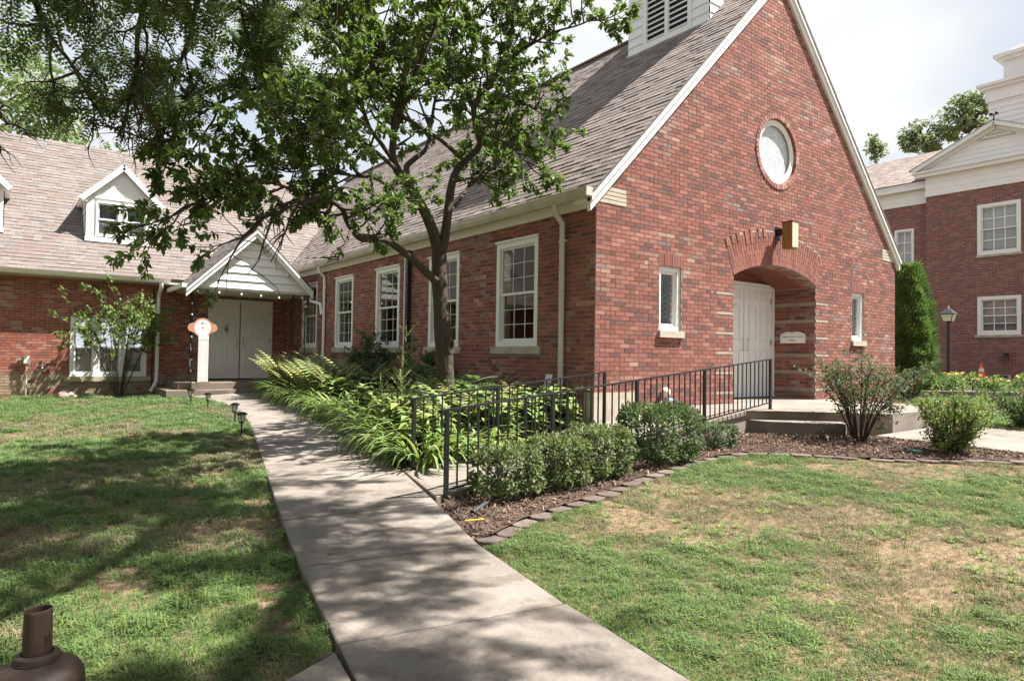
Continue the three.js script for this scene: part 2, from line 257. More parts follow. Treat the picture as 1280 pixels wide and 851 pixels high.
// paver edging between mulch and lawn
{
  const r = rngOf(12), ed = thing('paver_edging', 'low edging of worn pinkish paver stones between mulch and lawn', 'edging', [5, 0.15, -4.7]);
  const mats = [0, 1, 2, 3].map((k) => std({ color: rgb(0.095 + 0.014 * k, 0.071 + 0.011 * k, 0.058 + 0.009 * k), roughness: 0.95, map: rep(blotch, 5), bumpMap: rep(grain, 6), bumpScale: 0.006 }));
  const shapes = [0, 1, 2].map((k) => { const s = new THREE.Shape(), n = 9; for (let i = 0; i < n; i++) { const a = (i / n) * 6.283, w = 0.125 + 0.008 * (r() - 0.5), x = clamp(Math.cos(a) * w * 1.35, -0.115, 0.115), y = clamp(Math.sin(a) * 0.085, -0.07, 0.07) + 0.008 * (r() - 0.5); i ? s.lineTo(x, y) : s.moveTo(x, y); } const g = new THREE.ExtrudeGeometry(s, { depth: 0.05, bevelEnabled: true, bevelSize: 0.006, bevelThickness: 0.006, bevelSegments: 1 }); g.rotateX(-Math.PI / 2); return g; });
  let run = 0, seg = 0, left = 0.12;
  while (seg < EDGING.length - 1) {
    const [a, c] = [EDGING[seg], EDGING[seg + 1]], l = Math.hypot(c[0] - a[0], c[1] - a[1]);
    if (left > l) { left -= l; seg++; continue; }
    const x = lerp(a[0], c[0], left / l), z = lerp(a[1], c[1], left / l), o = mesh('paver', shapes[(r() * 3) | 0], mats[(r() * 4) | 0]);
    o.position.set(x - ed.position.x, G(x, z) - 0.043 + 0.012 * r() - ed.position.y, z - ed.position.z); o.rotation.set(0.05 * (r() - 0.5), -Math.atan2(c[1] - a[1], c[0] - a[0]) + 0.3 * (r() - 0.5), 0.08 * (r() - 0.5)); o.scale.set(0.9 + 0.14 * r(), 1, 0.85 + 0.25 * r()); ed.add(o);
    left += 0.236 + 0.02 * r() + (r() < 0.06 ? 0.12 : 0);
  }
}
// ---------------------------------------------------------------- masonry and roofing pieces
const F3 = (a, s) => [a[0] * s, a[1] * s, a[2] * s], A3 = (...l) => l.reduce((s, a) => [s[0] + a[0], s[1] + a[1], s[2] + a[2]], [0, 0, 0]);
const UP = [0, 1, 0];
const frame = (o, U, N) => ({ o, U, N, at: (u, v, n) => A3(o, F3(U, u), F3(UP, v), F3(N, n)) });
camera.updateMatrixWorld(true); camera.updateProjectionMatrix();
const inShot = (p) => { const q = V(...p).project(camera); return q.z < 1 && Math.abs(q.x) < 0.99 && Math.abs(q.y) < 0.99 && V(...p).sub(camera.position).dot(V(0.599, 0.0246, -0.8)) > 0; };
const unitBrick = (() => { const b = new B(), e = 0.06; b.obox([0, 0, 0.5], [0.5, 0, 0], [0, 0.5, 0], [0, 0, 0.5], [1, 1, 1], true); return b.geo(); })();
const unitTab = (() => { const b = new B(); b.poly([[-0.5, 0, 1], [0.5, 0, 1], [0.5, 1, 0.15], [-0.5, 1, 0.15]]).poly([[-0.5, 0, 0], [0.5, 0, 0], [0.5, 0, 1], [-0.5, 0, 1]]).poly([[0.5, 0, 0], [0.5, 1, 0], [0.5, 1, 0.15], [0.5, 0, 1]]).poly([[-0.5, 1, 0], [-0.5, 0, 0], [-0.5, 0, 1], [-0.5, 1, 0.15]]); return b.geo(); })();
class Pieces {                                        // the pieces of one thing: those that show largest become meshes of their own
  constructor(name, unit, base, palette) { Object.assign(this, { name, unit, base, palette, list: [] }); }
  add(parent, o, U, W, N, k, tint) { this.list.push({ parent, o, U, W, N, k, tint, d: inShot(o) ? Math.hypot(o[0], o[1] - EYE, o[2]) : 1e3 + Math.hypot(...o) }); }
  done(most = 300, restName) {
    this.list.sort((a, b) => a.d - b.d);
    const mats = this.palette.map((c) => { const m = this.base.clone(); m.color.setRGB(...c); return m; }), rest = new Map();
    this.list.forEach((q, i) => {
      const m = new THREE.Matrix4().makeBasis(V(...q.U), V(...q.W), V(...q.N)).setPosition(...q.o);
      if (i < most) { const o = mesh(this.name, this.unit, mats[q.k], q.parent); o.matrix.copy(m); m.decompose(o.position, o.quaternion, o.scale); return; }
      if (!rest.has(q.parent)) rest.set(q.parent, new B());
      const c = this.palette[q.k]; rest.get(q.parent).add(this.unit, c.map((x) => x * q.tint), m);
    });
    for (const [p, b] of rest) mesh(restName, b, this.base, p).userData.kind = 'stuff';
  }
}
const C = 0.0677, BL = 0.2032, J = 0.0105;
// running-bond bricks on a wall frame; solid(v) lists the [u0, u1] stretches of wall at height v
function lay(P, parent, f, v0, v1, u0, solid, pick, r, proud = 0.005) {
  for (let i = 0, v = v0; v + C <= v1 + 1e-4; i++, v += C) {
    for (const [a, b] of solid(v + C / 2)) {
      const off = i % 2 ? BL / 2 : 0;
      for (let k = Math.floor((a - u0 - off) / BL); u0 + off + k * BL < b; k++) {
        const s0 = u0 + off + k * BL, split = hash(k, i, 91) < 0.10 ? 2 : 1;
        for (let h = 0; h < split; h++) {
          let s = s0 + (h * BL) / split + J / 2, e = s0 + ((h + 1) * BL) / split - J / 2; s = Math.max(s, a + 0.002); e = Math.min(e, b - 0.002);
          if (e - s < 0.025) continue;
          const n = proud + 0.002 * r(), o = f.at((s + e) / 2, v + C / 2 + 0.0015 * (r() - 0.5), -0.01);
          P.add(parent, o, F3(f.U, e - s), F3(UP, C - J - 0.002 * r()), F3(f.N, n + 0.01), pick(r, (s + e) / 2, v), 0.9 + 0.2 * r());
        }
      }
    }
  }
}
const cut = (iv, a, b) => iv.flatMap(([s, e]) => (b <= s || a >= e ? [[s, e]] : [[s, Math.min(e, a)], [Math.max(s, b), e]].filter(([x, y]) => y - x > 0.01)));
// a wall's mortar body with openings
function wallBody(name, f, outline, holes, thick, mat, parent) {
  const s = new THREE.Shape(outline.map(([u, v]) => new THREE.Vector2(u, v)));
  for (const h of holes) s.holes.push(new THREE.Path(h.map(([u, v]) => new THREE.Vector2(u, v))));
  const g = new THREE.ExtrudeGeometry(s, { depth: thick, bevelEnabled: false, curveSegments: 4 }); g.translate(0, 0, -thick);
  g.applyMatrix4(new THREE.Matrix4().makeBasis(V(...f.U), V(0, 1, 0), V(...f.N)).setPosition(...f.o));
  return mesh(name, g, mat, parent);
}
const rect = (a, c, b, d) => [[a, c], [b, c], [b, d], [a, d]];
const fbox = (b, f, u0, u1, v0, v1, n0, n1, c) => b.obox(f.at((u0 + u1) / 2, (v0 + v1) / 2, (n0 + n1) / 2), F3(f.U, (u1 - u0) / 2), F3(UP, (v1 - v0) / 2), F3(f.N, (n1 - n0) / 2), c);
const fquad = (b, f, u0, u1, v0, v1, n, c) => b.poly([f.at(u0, v0, n), f.at(u1, v0, n), f.at(u1, v1, n), f.at(u0, v1, n)], c);
function shingles(P, parent, o, U, W, N, width, len, pick, r, keep, exp = 0.14) {
  for (let i = 0; i * exp < len; i++) {
    let u = -0.2 * r();
    while (u < width) {
      const w = 0.13 + 0.24 * r(), s = Math.max(u, 0), e = Math.min(u + w - 0.004, width); u += w; if (e - s < 0.03) continue;
      const p = A3(o, F3(U, (s + e) / 2), F3(W, i * exp)); if (keep && !keep(p)) continue;
      const t = r() < 0.40 ? 0.016 : 0.009;
      P.add(parent, p, F3(U, e - s), F3(W, Math.min(exp * 1.25, len - i * exp + 0.02)), F3(N, t + 0.003 * r()), pick(r, p), 0.92 + 0.16 * r());
    }
  }
}
// double-hung window: casing (the part) > sash, muntins, pane, sill
function hung(parent, f, u0, u1, v0, v1, o = {}) {
  const { cols = 3, rows = 2, lower = true, upper = true, sill = null, mat = M.sash, cas = 0.075, out = 0.02, back = 0.10, blind, head = false, name = 'window' } = o;
  const b = new B(), A = u0 + cas, Z = u1 - cas, lo = v0 + cas, hi = v1 - cas, mid = (lo + hi) / 2;
  fbox(b, f, u0, A, v0, v1, -back, out); fbox(b, f, Z, u1, v0, v1, -back, out); fbox(b, f, A, Z, hi, v1, -back, out - 0.002); fbox(b, f, A, Z, v0, lo, -back, out - 0.002);
  if (head) fbox(b, f, u0 - 0.02, u1 + 0.02, v1, v1 + 0.03, -0.02, out + 0.03);
  const w = mesh(name, b, mat, parent);
  for (const [k, va, vb, n, grid] of [[1, mid - 0.02, hi, -0.025, upper], [0, lo, mid + 0.02, -0.055, lower]]) {
    const s = new B(), t = 0.035; fbox(s, f, A, A + t, va, vb, n - 0.03, n); fbox(s, f, Z - t, Z, va, vb, n - 0.03, n); fbox(s, f, A + t, Z - t, vb - t, vb, n - 0.03, n - 0.001); fbox(s, f, A + t, Z - t, va, va + t * 1.2, n - 0.03, n - 0.001);
    mesh('sash', s, mat, w);
    if (grid) { const m = new B(), mw = o.mw ?? 0.012; for (let c = 1; c < cols; c++) { const u = lerp(A + t, Z - t, c / cols); fbox(m, f, u - mw / 2, u + mw / 2, va + t, vb - t, n - 0.022, n - 0.008); } for (let q = 1; q < rows; q++) { const v = lerp(va + t, vb - t, q / rows); fbox(m, f, A + t, Z - t, v - mw / 2, v + mw / 2, n - 0.0215, n - 0.0085); } mesh('muntins', m, mat, w); }
    mesh('pane', fquad(new B(), f, A + t, Z - t, va + t, vb - t, n - 0.015), M.glass, w);
    if (blind) mesh('blind', fquad(new B(), f, A, Z, k ? va : lo, vb, -0.13 - 0.01 * k, [1, 1, 1]), blind[k], w);
  }
  if (sill) mesh('sill', fbox(new B(), f, u0 - sill[0], u1 + sill[0], v0 - sill[1], v0 - 0.001, -0.05, sill[2]), sill[3] ?? M.stone, w);
  return w;
}
// ---------------------------------------------------------------- the church
const BRICKS = [[0.254, 0.093, 0.068], [0.219, 0.077, 0.057], [0.296, 0.118, 0.089], [0.184, 0.064, 0.049], [0.338, 0.158, 0.123], [0.237, 0.098, 0.078], [0.155, 0.071, 0.06], [0.239, 0.158, 0.132], [0.352, 0.221, 0.174], [0.275, 0.094, 0.065], [0.131, 0.057, 0.048], [0.194, 0.136, 0.124]];
const churchPick = (r, u, v) => { const n = vnoise(u * 1.6, v * 2.2, 7) * 0.6 + r() * 0.62; const t = r(); if (n > 0.93) return t < 0.5 ? 7 : t < 0.75 ? 11 : 8; if (n > 0.84) return t < 0.5 ? 4 : t < 0.8 ? 2 : 5; return [0, 0, 1, 1, 2, 3, 5, 9, 0, 2, 6, 10, 3][(t * 13) | 0]; };
const FX0 = 6.756, FX1 = 16.08, FZ = -7.05, CX = 11.418, EAVE = 3.706, SL = 1.03;
const church = thing('brick_church', 'red brick church with steep shingled gable, round window and arched doorway', 'church', [FX0, 0.25, FZ]);
const churchBricks = new Pieces('brick', unitBrick, M.brick, BRICKS);
const front = frame([0, 0, FZ], [1, 0, 0], [0, 0, 1]), side = frame([FX0, 0, 0], [0, 0, 1], [-1, 0, 0]);
const AX = 11.38, AH = 1.34, SPRING = 2.885, RISE = 0.28, AR = (AH * AH + RISE * RISE) / (2 * RISE), AY = SPRING + RISE - AR, RING = 0.64, DZ = -7.99;
const KX = 11.365, KY = 5.285, KR = 0.57, KO = 0.70;
const gx = (y) => (y > EAVE ? (y - EAVE) / SL : 0);
const arcPts = (R, n, a0, a1, cx = AX, cy = AY) => { const p = []; for (let i = 0; i <= n; i++) { const a = lerp(a0, a1, i / n); p.push([cx + R * Math.sin(a), cy + R * Math.cos(a)]); } return p; };
const AA = Math.asin(AH / AR);
const SW = [[8.13, 8.66, 1.862, 2.872], [14.14, 14.66, 1.862, 2.872]];           // the two narrow windows
const WZ = [[-9.48, -8.35], [-11.81, -10.68], [-14.23, -13.07], [-16.6, -15.49], [-19.02, -17.86]], WY = [1.588, 3.345];
{
  const r = rngOf(101);
  // front wall
  const outline = [[FX0, 0], [FX1, 0], [FX1, EAVE], [CX, EAVE + SL * (CX - FX0)], [FX0, EAVE]];
  const door = [[AX - AH, 0.3], [AX + AH, 0.3], ...arcPts(AR, 16, AA, -AA)];
  const round = arcPts(KO - 0.07, 40, 0, Math.PI * 2 * 0.975, KX, KY);
  const wf = wallBody('front_wall', front, outline, [door, round, ...SW.map(([a, b, c, d]) => rect(a, c, b, d))], 0.3, M.mortar, church);
  const solid = (v) => {
    let iv = [[FX0 + gx(v + C / 2), FX1 - gx(v + C / 2)]];
    for (const [a, b, c, d] of SW) { if (v > c - 0.11 && v < d + 0.001) iv = cut(iv, v < c ? a - 0.03 : a, v < c ? b + 0.03 : b); if (v >= d && v < d + 0.205) iv = cut(iv, a - 0.02, b + 0.02); }
    if (v < SPRING) iv = cut(iv, AX - AH, AX + AH);
    const dy = v - AY; for (const R of [AR + RING]) if (dy < R && v > SPRING - 0.06) { const x = Math.sqrt(R * R - dy * dy), lim = Math.tan(AA) * dy; iv = cut(iv, AX - Math.min(x, lim), AX + Math.min(x, lim)); }
    const ky = v - KY; if (Math.abs(ky) < KO) { const x = Math.sqrt(KO * KO - ky * ky); iv = cut(iv, KX - x, KX + x); }
    if (v > EAVE - 0.03 && v < EAVE + 0.24) { iv = cut(iv, FX0, FX0 + 0.62); iv = cut(iv, FX1 - 0.62, FX1); }
    if (v < 0.92) iv = cut(iv, FX0, 7.62);
    return iv;
  };
  const isBand = (v) => { const k = (SPRING - 0.02 - v) / C; return v < SPRING && Math.abs(k - 5 * Math.round(k / 5)) < 0.5; };
  const solidQ = (v) => { let iv = solid(v); if (isBand(v)) { iv = cut(iv, AX - AH - 0.49, AX - AH); iv = cut(iv, AX + AH, AX + AH + 0.47); } return iv; };
  lay(churchBricks, wf, front, 0.28, EAVE + SL * (CX - FX0) - 0.1, FX0, solidQ, churchPick, r);
  for (let v = 0.28; v < SPRING; v += C) if (isBand(v + C / 2)) for (const [a, b] of [[AX - AH - 0.488 + 0.06 * r(), AX - AH], [AX + AH, AX + AH + 0.44 + 0.04 * r()]]) mesh('stone_band', fbox(new B(), front, a, b, v + 0.016, v + C - 0.014, -0.01, 0.008), M.band, wf);
  // stone kneelers, foundation block
  for (const [a, b, m] of [[FX0 + 0.002, FX0 + 0.61, 1], [FX1 - 0.61, FX1 - 0.002, -1]]) for (let k = 0; k < 4; k++) { const ext = 0; mesh('kneeler_stone', fbox(new B(), front, a, b, EAVE - 0.03 + k * 0.062, EAVE - 0.03 + k * 0.062 + 0.05, -0.02, 0.014), M.stone, wf); }
  mesh('foundation_block', fbox(new B(), front, FX0 - 0.012, 7.61, 0.0, 0.915, -0.2, 0.018), M.stone, wf);
  // gauged arch: three rings of bricks on end, long bricks standing proud along the top
  const cols = 40, vg = new THREE.BoxGeometry(1, 1, 1), vm = [0, 1, 3, 5, 9].map((k) => { const m = M.brick.clone(); m.color.setRGB(...BRICKS[k]); return m; });
  const ringM = M.mortar;
  { const b = new B(), s = new THREE.Shape([...arcPts(AR, 20, -AA, AA), ...arcPts(AR + RING + 0.01, 20, AA, -AA)].map(([x, y]) => new THREE.Vector2(x, y))); const g = new THREE.ExtrudeGeometry(s, { depth: 0.30, bevelEnabled: false }); g.translate(0, 0, FZ - 0.298); mesh('arch_bed', g, ringM, wf); }
  for (let i = 0; i < cols; i++) {
    const a = lerp(-AA, AA, (i + 0.5) / cols), wd = (2 * AA * (AR + RING * 0.5)) / cols - 0.011; let R = AR + 0.006;
    const tall = i === 0 || i === 19 || [2, 4, 7, 9, 12, 14].includes(i) ;
    const split = i % 2 ? [0.205, 0.21, 0.195] : [0.1, 0.205, 0.205, 0.1];
    split.forEach((l, k) => { const last = k === split.length - 1, L = last && tall ? l + 0.06 : l, o = mesh('arch_brick', vg, vm[(r() * 5) | 0], wf), m = R + (L - 0.01) / 2; o.position.set(AX + m * Math.sin(a), AY + m * Math.cos(a), FZ - 0.05); o.rotation.z = -a; o.scale.set(wd, L - 0.01, 0.12 + (last && tall ? 0.016 : 0) + 0.006 * r()); R += l; });
  }
  // vault of the doorway, side reveals, wall behind the doors
  { const b = new B(); for (let i = 0; i < 38; i++) { const a0 = lerp(-AA, AA, (i + 0.08) / 38), a1 = lerp(-AA, AA, (i + 0.92) / 38); let z = FZ - 0.01 - (i % 2) * 0.1; const P2 = (a, q, R) => [AX + R * Math.sin(a), AY + R * Math.cos(a), q]; if (i % 2) z += 0; while (z > DZ) { const z2 = Math.max(DZ, z - 0.193), c = F3(BRICKS[[0, 1, 9, 3, 0][(r() * 5) | 0]], 0.85 + 0.3 * r()), R = AR - 0.003 * r(); b.poly([P2(a0, z, R), P2(a0, z2, R), P2(a1, z2, R), P2(a1, z, R)], c); z -= BL; } } mesh('vault_bricks', b, M.brick, wf).userData.kind = 'stuff';
    const vb = new B(); for (let i = 0; i < 20; i++) { const a0 = lerp(-AA, AA, i / 20), a1 = lerp(-AA, AA, (i + 1) / 20), R = AR + 0.006, Q = (a, z) => [AX + R * Math.sin(a), AY + R * Math.cos(a), z]; vb.poly([Q(a0, FZ - 0.31), Q(a0, DZ), Q(a1, DZ), Q(a1, FZ - 0.31)]); } mesh('vault_bed', vb, ringM, wf); }
  const rev = [frame([AX + AH, 0, 0], [0, 0, 1], [-1, 0, 0]), frame([AX - AH, 0, 0], [0, 0, -1], [1, 0, 0])];
  rev.forEach((f, k) => {
    const [a, b] = k ? [-FZ, -DZ] : [DZ, FZ], w = wallBody('reveal_wall', f, rect(a + (k ? 0.3015 : 0), 0.3, b - (k ? 0 : 0.3015), SPRING - 0.004), [], 0.2, M.mortar, church);
    const sol = (v) => (isBand(v) ? [] : [[a, b - (k ? 0 : 0.012)]]); lay(churchBricks, w, f, 0.28 + C * 6, SPRING, a, sol, churchPick, r, 0.006);
    for (let v = 0.28; v < SPRING; v += C) if (v > 0.66 && isBand(v + C / 2)) { const m = a + (b - a) * (0.35 + 0.3 * r()); mesh('stone_band', fbox(new B(), f, a + 0.005, m, v + 0.014, v + C - 0.012, -0.01, 0.008), M.band, w); mesh('stone_band', fbox(new B(), f, m + 0.01, b - 0.014, v + 0.014, v + C - 0.012, -0.01, 0.008), M.band, w); }
  });
  mesh('tympanum', fbox(new B(), front, AX - AH, AX + AH, 2.9, 3.4, DZ - FZ - 0.2, DZ - FZ - 0.02), M.brick, church).material = (() => { const m = M.brick.clone(); m.color.setRGB(...BRICKS[0]); return m; })();
  // double doors
  const dr = frame([0, 0, DZ], [1, 0, 0], [0, 0, 1]);
  { const b = new B(), x0 = 10.70, x1 = 12.715; fbox(b, dr, x1 - 0.07, x1, 0.672, 2.965, -0.12, 0.06); fbox(b, dr, x0 - 0.62, x0 + 0.07, 0.672, 2.965, -0.12, 0.06); fbox(b, dr, x0 + 0.07, x1 - 0.07, 2.90, 2.965, -0.12, 0.058); mesh('door_frame', b, M.white, church);
    for (const [a, c, s] of [[x0 + 0.074, 11.694, 1], [11.714, x1 - 0.074, 0]]) panelDoor(church, dr, a, c, 0.69, 2.896, s, M.white);
    mesh('threshold', fbox(new B(), dr, x0 + 0.07, x1 - 0.07, 0.668, 0.688, -0.1, 0.08), M.dark, church); }
  // round window
  const wr = 48, rg = new THREE.BoxGeometry(1, 1, 1), rw = mesh('round_window', (() => { const b = new B(), t = new THREE.TorusGeometry(KR, 0.045, 10, 64); b.add(t, [1, 1, 1], new THREE.Matrix4().makeTranslation(KX, KY, FZ - 0.07)); b.add(new THREE.TorusGeometry(KR - 0.055, 0.022, 8, 64), [1, 1, 1], new THREE.Matrix4().makeTranslation(KX, KY, FZ - 0.055)); return b; })(), M.white, church);
  const pale = [4, 8, 2, 0, 5].map((k) => { const m = M.brick.clone(); m.color.setRGB(...BRICKS[k]); return m; });
  for (let i = 0; i < wr; i++) { const a = (i / wr) * Math.PI * 2, o = mesh('ring_brick', rg, pale[(r() * 5) | 0], wf), m = (KO + KR + 0.035) / 2; o.position.set(KX + m * Math.sin(a), KY + m * Math.cos(a), FZ - 0.05); o.rotation.z = -a; o.scale.set((m * 6.283) / wr - 0.012, KO - KR - 0.04, 0.14 + 0.006 * r()); }
  { const b = new B(), s = new THREE.CircleGeometry(KR, 64); b.add(s, [1, 1, 1], new THREE.Matrix4().makeTranslation(KX, KY, FZ - 0.09)); mesh('pane', b, new THREE.MeshPhysicalMaterial({ color: rgb(0.40, 0.43, 0.45), roughness: 0.3, clearcoat: 0.35, clearcoatRoughness: 0.1 }), rw); }
  { const b = new B(), pt = (a, R) => [KX + R * Math.sin(a), KY + R * Math.cos(a), FZ - 0.0945]; for (let i = 0; i < 8; i++) { const a = (i / 8) * 6.283 + 0.2; b.bar(pt(a, 0.05), pt(a, KR - 0.06), 0.013, 0.012, undefined, [0, 0, 1]); b.bar(pt(a, KR * 0.62), pt(a + 0.785, KR * 0.62), 0.011, 0.011, undefined, [0, 0, 1]); } b.add(new THREE.SphereGeometry(0.05, 12, 8), [1, 1, 1], new THREE.Matrix4().makeScale(1, 1, 0.08).setPosition(KX, KY, FZ - 0.09)); mesh('leading', b, M.white, rw); }
  // narrow windows with soldier courses over them
  for (const [a, b, c, d] of SW) {
    const w = new B(), t = 0.05; for (const [p, q] of [[0, 0], [0.07, -0.05]]) { const T = p ? 0.04 : 0.07, n = p ? -0.07 : -0.03; fbox(w, front, a + p, a + p + T, c + p, d - p, -0.14, n); fbox(w, front, b - p - T, b - p, c + p, d - p, -0.14, n); fbox(w, front, a + p + T, b - p - T, d - p - T, d - p, -0.14, n - 0.002); fbox(w, front, a + p + T, b - p - T, c + p, c + p + T, -0.14, n - 0.002); }
    const o = mesh('window', w, M.white, church); mesh('pane', fquad(new B(), front, a + 0.1, b - 0.1, c + 0.1, d - 0.1, -0.1), M.glass, o);
    { const m = new B(); for (let k = 0; k < 9; k++) for (const s of [1, -1]) { const v = c + 0.14 + k * 0.085; m.bar(front.at(s > 0 ? a + 0.11 : b - 0.11, v, -0.115), front.at(s > 0 ? b - 0.11 : a + 0.11, Math.min(d - 0.11, v + 0.17), -0.115 - (s > 0 ? 0.006 : 0)), 0.006, 0.006); } mesh('leading', m, M.dark, o); }
    mesh('sill', fbox(new B(), front, a - 0.028, b + 0.028, c - 0.108, c - 0.002, -0.1, 0.055), M.stone, o);
    for (let k = 0; k < 9; k++) { const p = mesh('soldier_brick', rg, vm[(r() * 5) | 0], wf), W = (b - a + 0.04) / 9; p.position.set(a - 0.02 + (k + 0.5) * W, d + 0.102, FZ - 0.05); p.scale.set(W - 0.011, 0.192, 0.116 + 0.005 * r()); }
  }
  // side wall
  const zs0 = -20.16, zs1 = FZ, ws = wallBody('side_wall', side, rect(zs0, 0, zs1 - 0.302, EAVE - 0.005), WZ.map(([a, b]) => rect(a, WY[0], b, WY[1])), 0.3, M.mortar, church);
  mesh('side_wall', fbox(new B(), side, zs1 - 0.301, zs1 - 0.0015, 0, EAVE - 0.006, -0.2, -0.0015), M.mortar, church);
  const sol2 = (v) => { let iv = [[zs0, zs1 - 0.004]]; for (const [a, b] of WZ) { if (v > WY[0] && v < WY[1]) iv = cut(iv, a, b); else if (v > WY[0] - 0.125 && v <= WY[0]) iv = cut(iv, a - 0.11, b + 0.11); } return iv; };
  lay(churchBricks, ws, side, 0.28 - 2 * C, 3.60, zs1, sol2, churchPick, r);
  churchBricks.done(300, 'brickwork');
  const wm = M.sash; WZ.forEach(([a, b], i) => hung(church, side, a, b, WY[0], WY[1], { cols: 3, rows: 3, sill: [0.11, 0.122, 0.05], cas: 0.09, out: 0.012, mat: wm, head: true, mw: 0.009 }));
  // other walls that close the building
  const back = new B(); back.box(FX1 - 0.3, 0, -27, FX1 - 0.002, EAVE - 0.006, FZ - 0.301).box(FX0 + 0.002, 0, -27, FX0 + 0.3, EAVE - 0.008, -20.161); mesh('far_wall', back, (() => { const m = M.brick.clone(); m.color.setRGB(...BRICKS[0]); return m; })(), church);
  { const s = new THREE.Shape(outline.map(([u, v]) => new THREE.Vector2(u, v))); const g = new THREE.ExtrudeGeometry(s, { depth: 0.3, bevelEnabled: false }); g.translate(0, 0, -27.3); mesh('rear_wall', g, (() => { const m = M.brick.clone(); m.color.setRGB(...BRICKS[0]); return m; })(), church); }
}
function panelDoor(parent, f, u0, u1, v0, v1, hingeLeft, mat, dark) {   // six raised panels, pull handle, hinges
  const d = mesh('door', fbox(new B(), f, u0, u1, v0, v1, -0.03, 0.018), mat, parent), w = u1 - u0, H = v1 - v0, pw = w * 0.29;
  for (const c of [0.29, 0.71]) for (const [p, q] of [[0.87, 0.955], [0.50, 0.82], [0.10, 0.43]]) {
    const a = u0 + w * c - pw / 2, b = a + pw, y0 = v0 + H * p, y1 = v0 + H * q, t = 0.022, s = new B();
    fbox(s, f, a, a + t, y0, y1, 0.010, 0.034); fbox(s, f, b - t, b, y0, y1, 0.010, 0.034); fbox(s, f, a + t, b - t, y1 - t, y1, 0.010, 0.0335); fbox(s, f, a + t, b - t, y0, y0 + t, 0.010, 0.0335); fbox(s, f, a + t + 0.022, b - t - 0.022, y0 + t + 0.022, y1 - t - 0.022, 0.01, 0.03);
    mesh('panel', s, mat, d);
  }
  const hx = hingeLeft ? u1 - 0.07 : u0 + 0.07, h = new B(); h.tube([f.at(hx, v0 + 0.92, 0.02), f.at(hx, v0 + 0.92, 0.07), f.at(hx, v0 + 1.14, 0.07), f.at(hx, v0 + 1.14, 0.02)], 0.009, 8); mesh('handle', h, std({ color: rgb(0.35, 0.35, 0.34), roughness: 0.3, metalness: 0.8 }), d);
  for (const q of [0.12, 0.5, 0.88]) { const x = hingeLeft ? u0 : u1; mesh('hinge', fbox(new B(), f, x - 0.012, x + 0.012, v0 + H * q - 0.06, v0 + H * q + 0.06, 0.012, 0.03), M.dark, d); }
  return d;
}
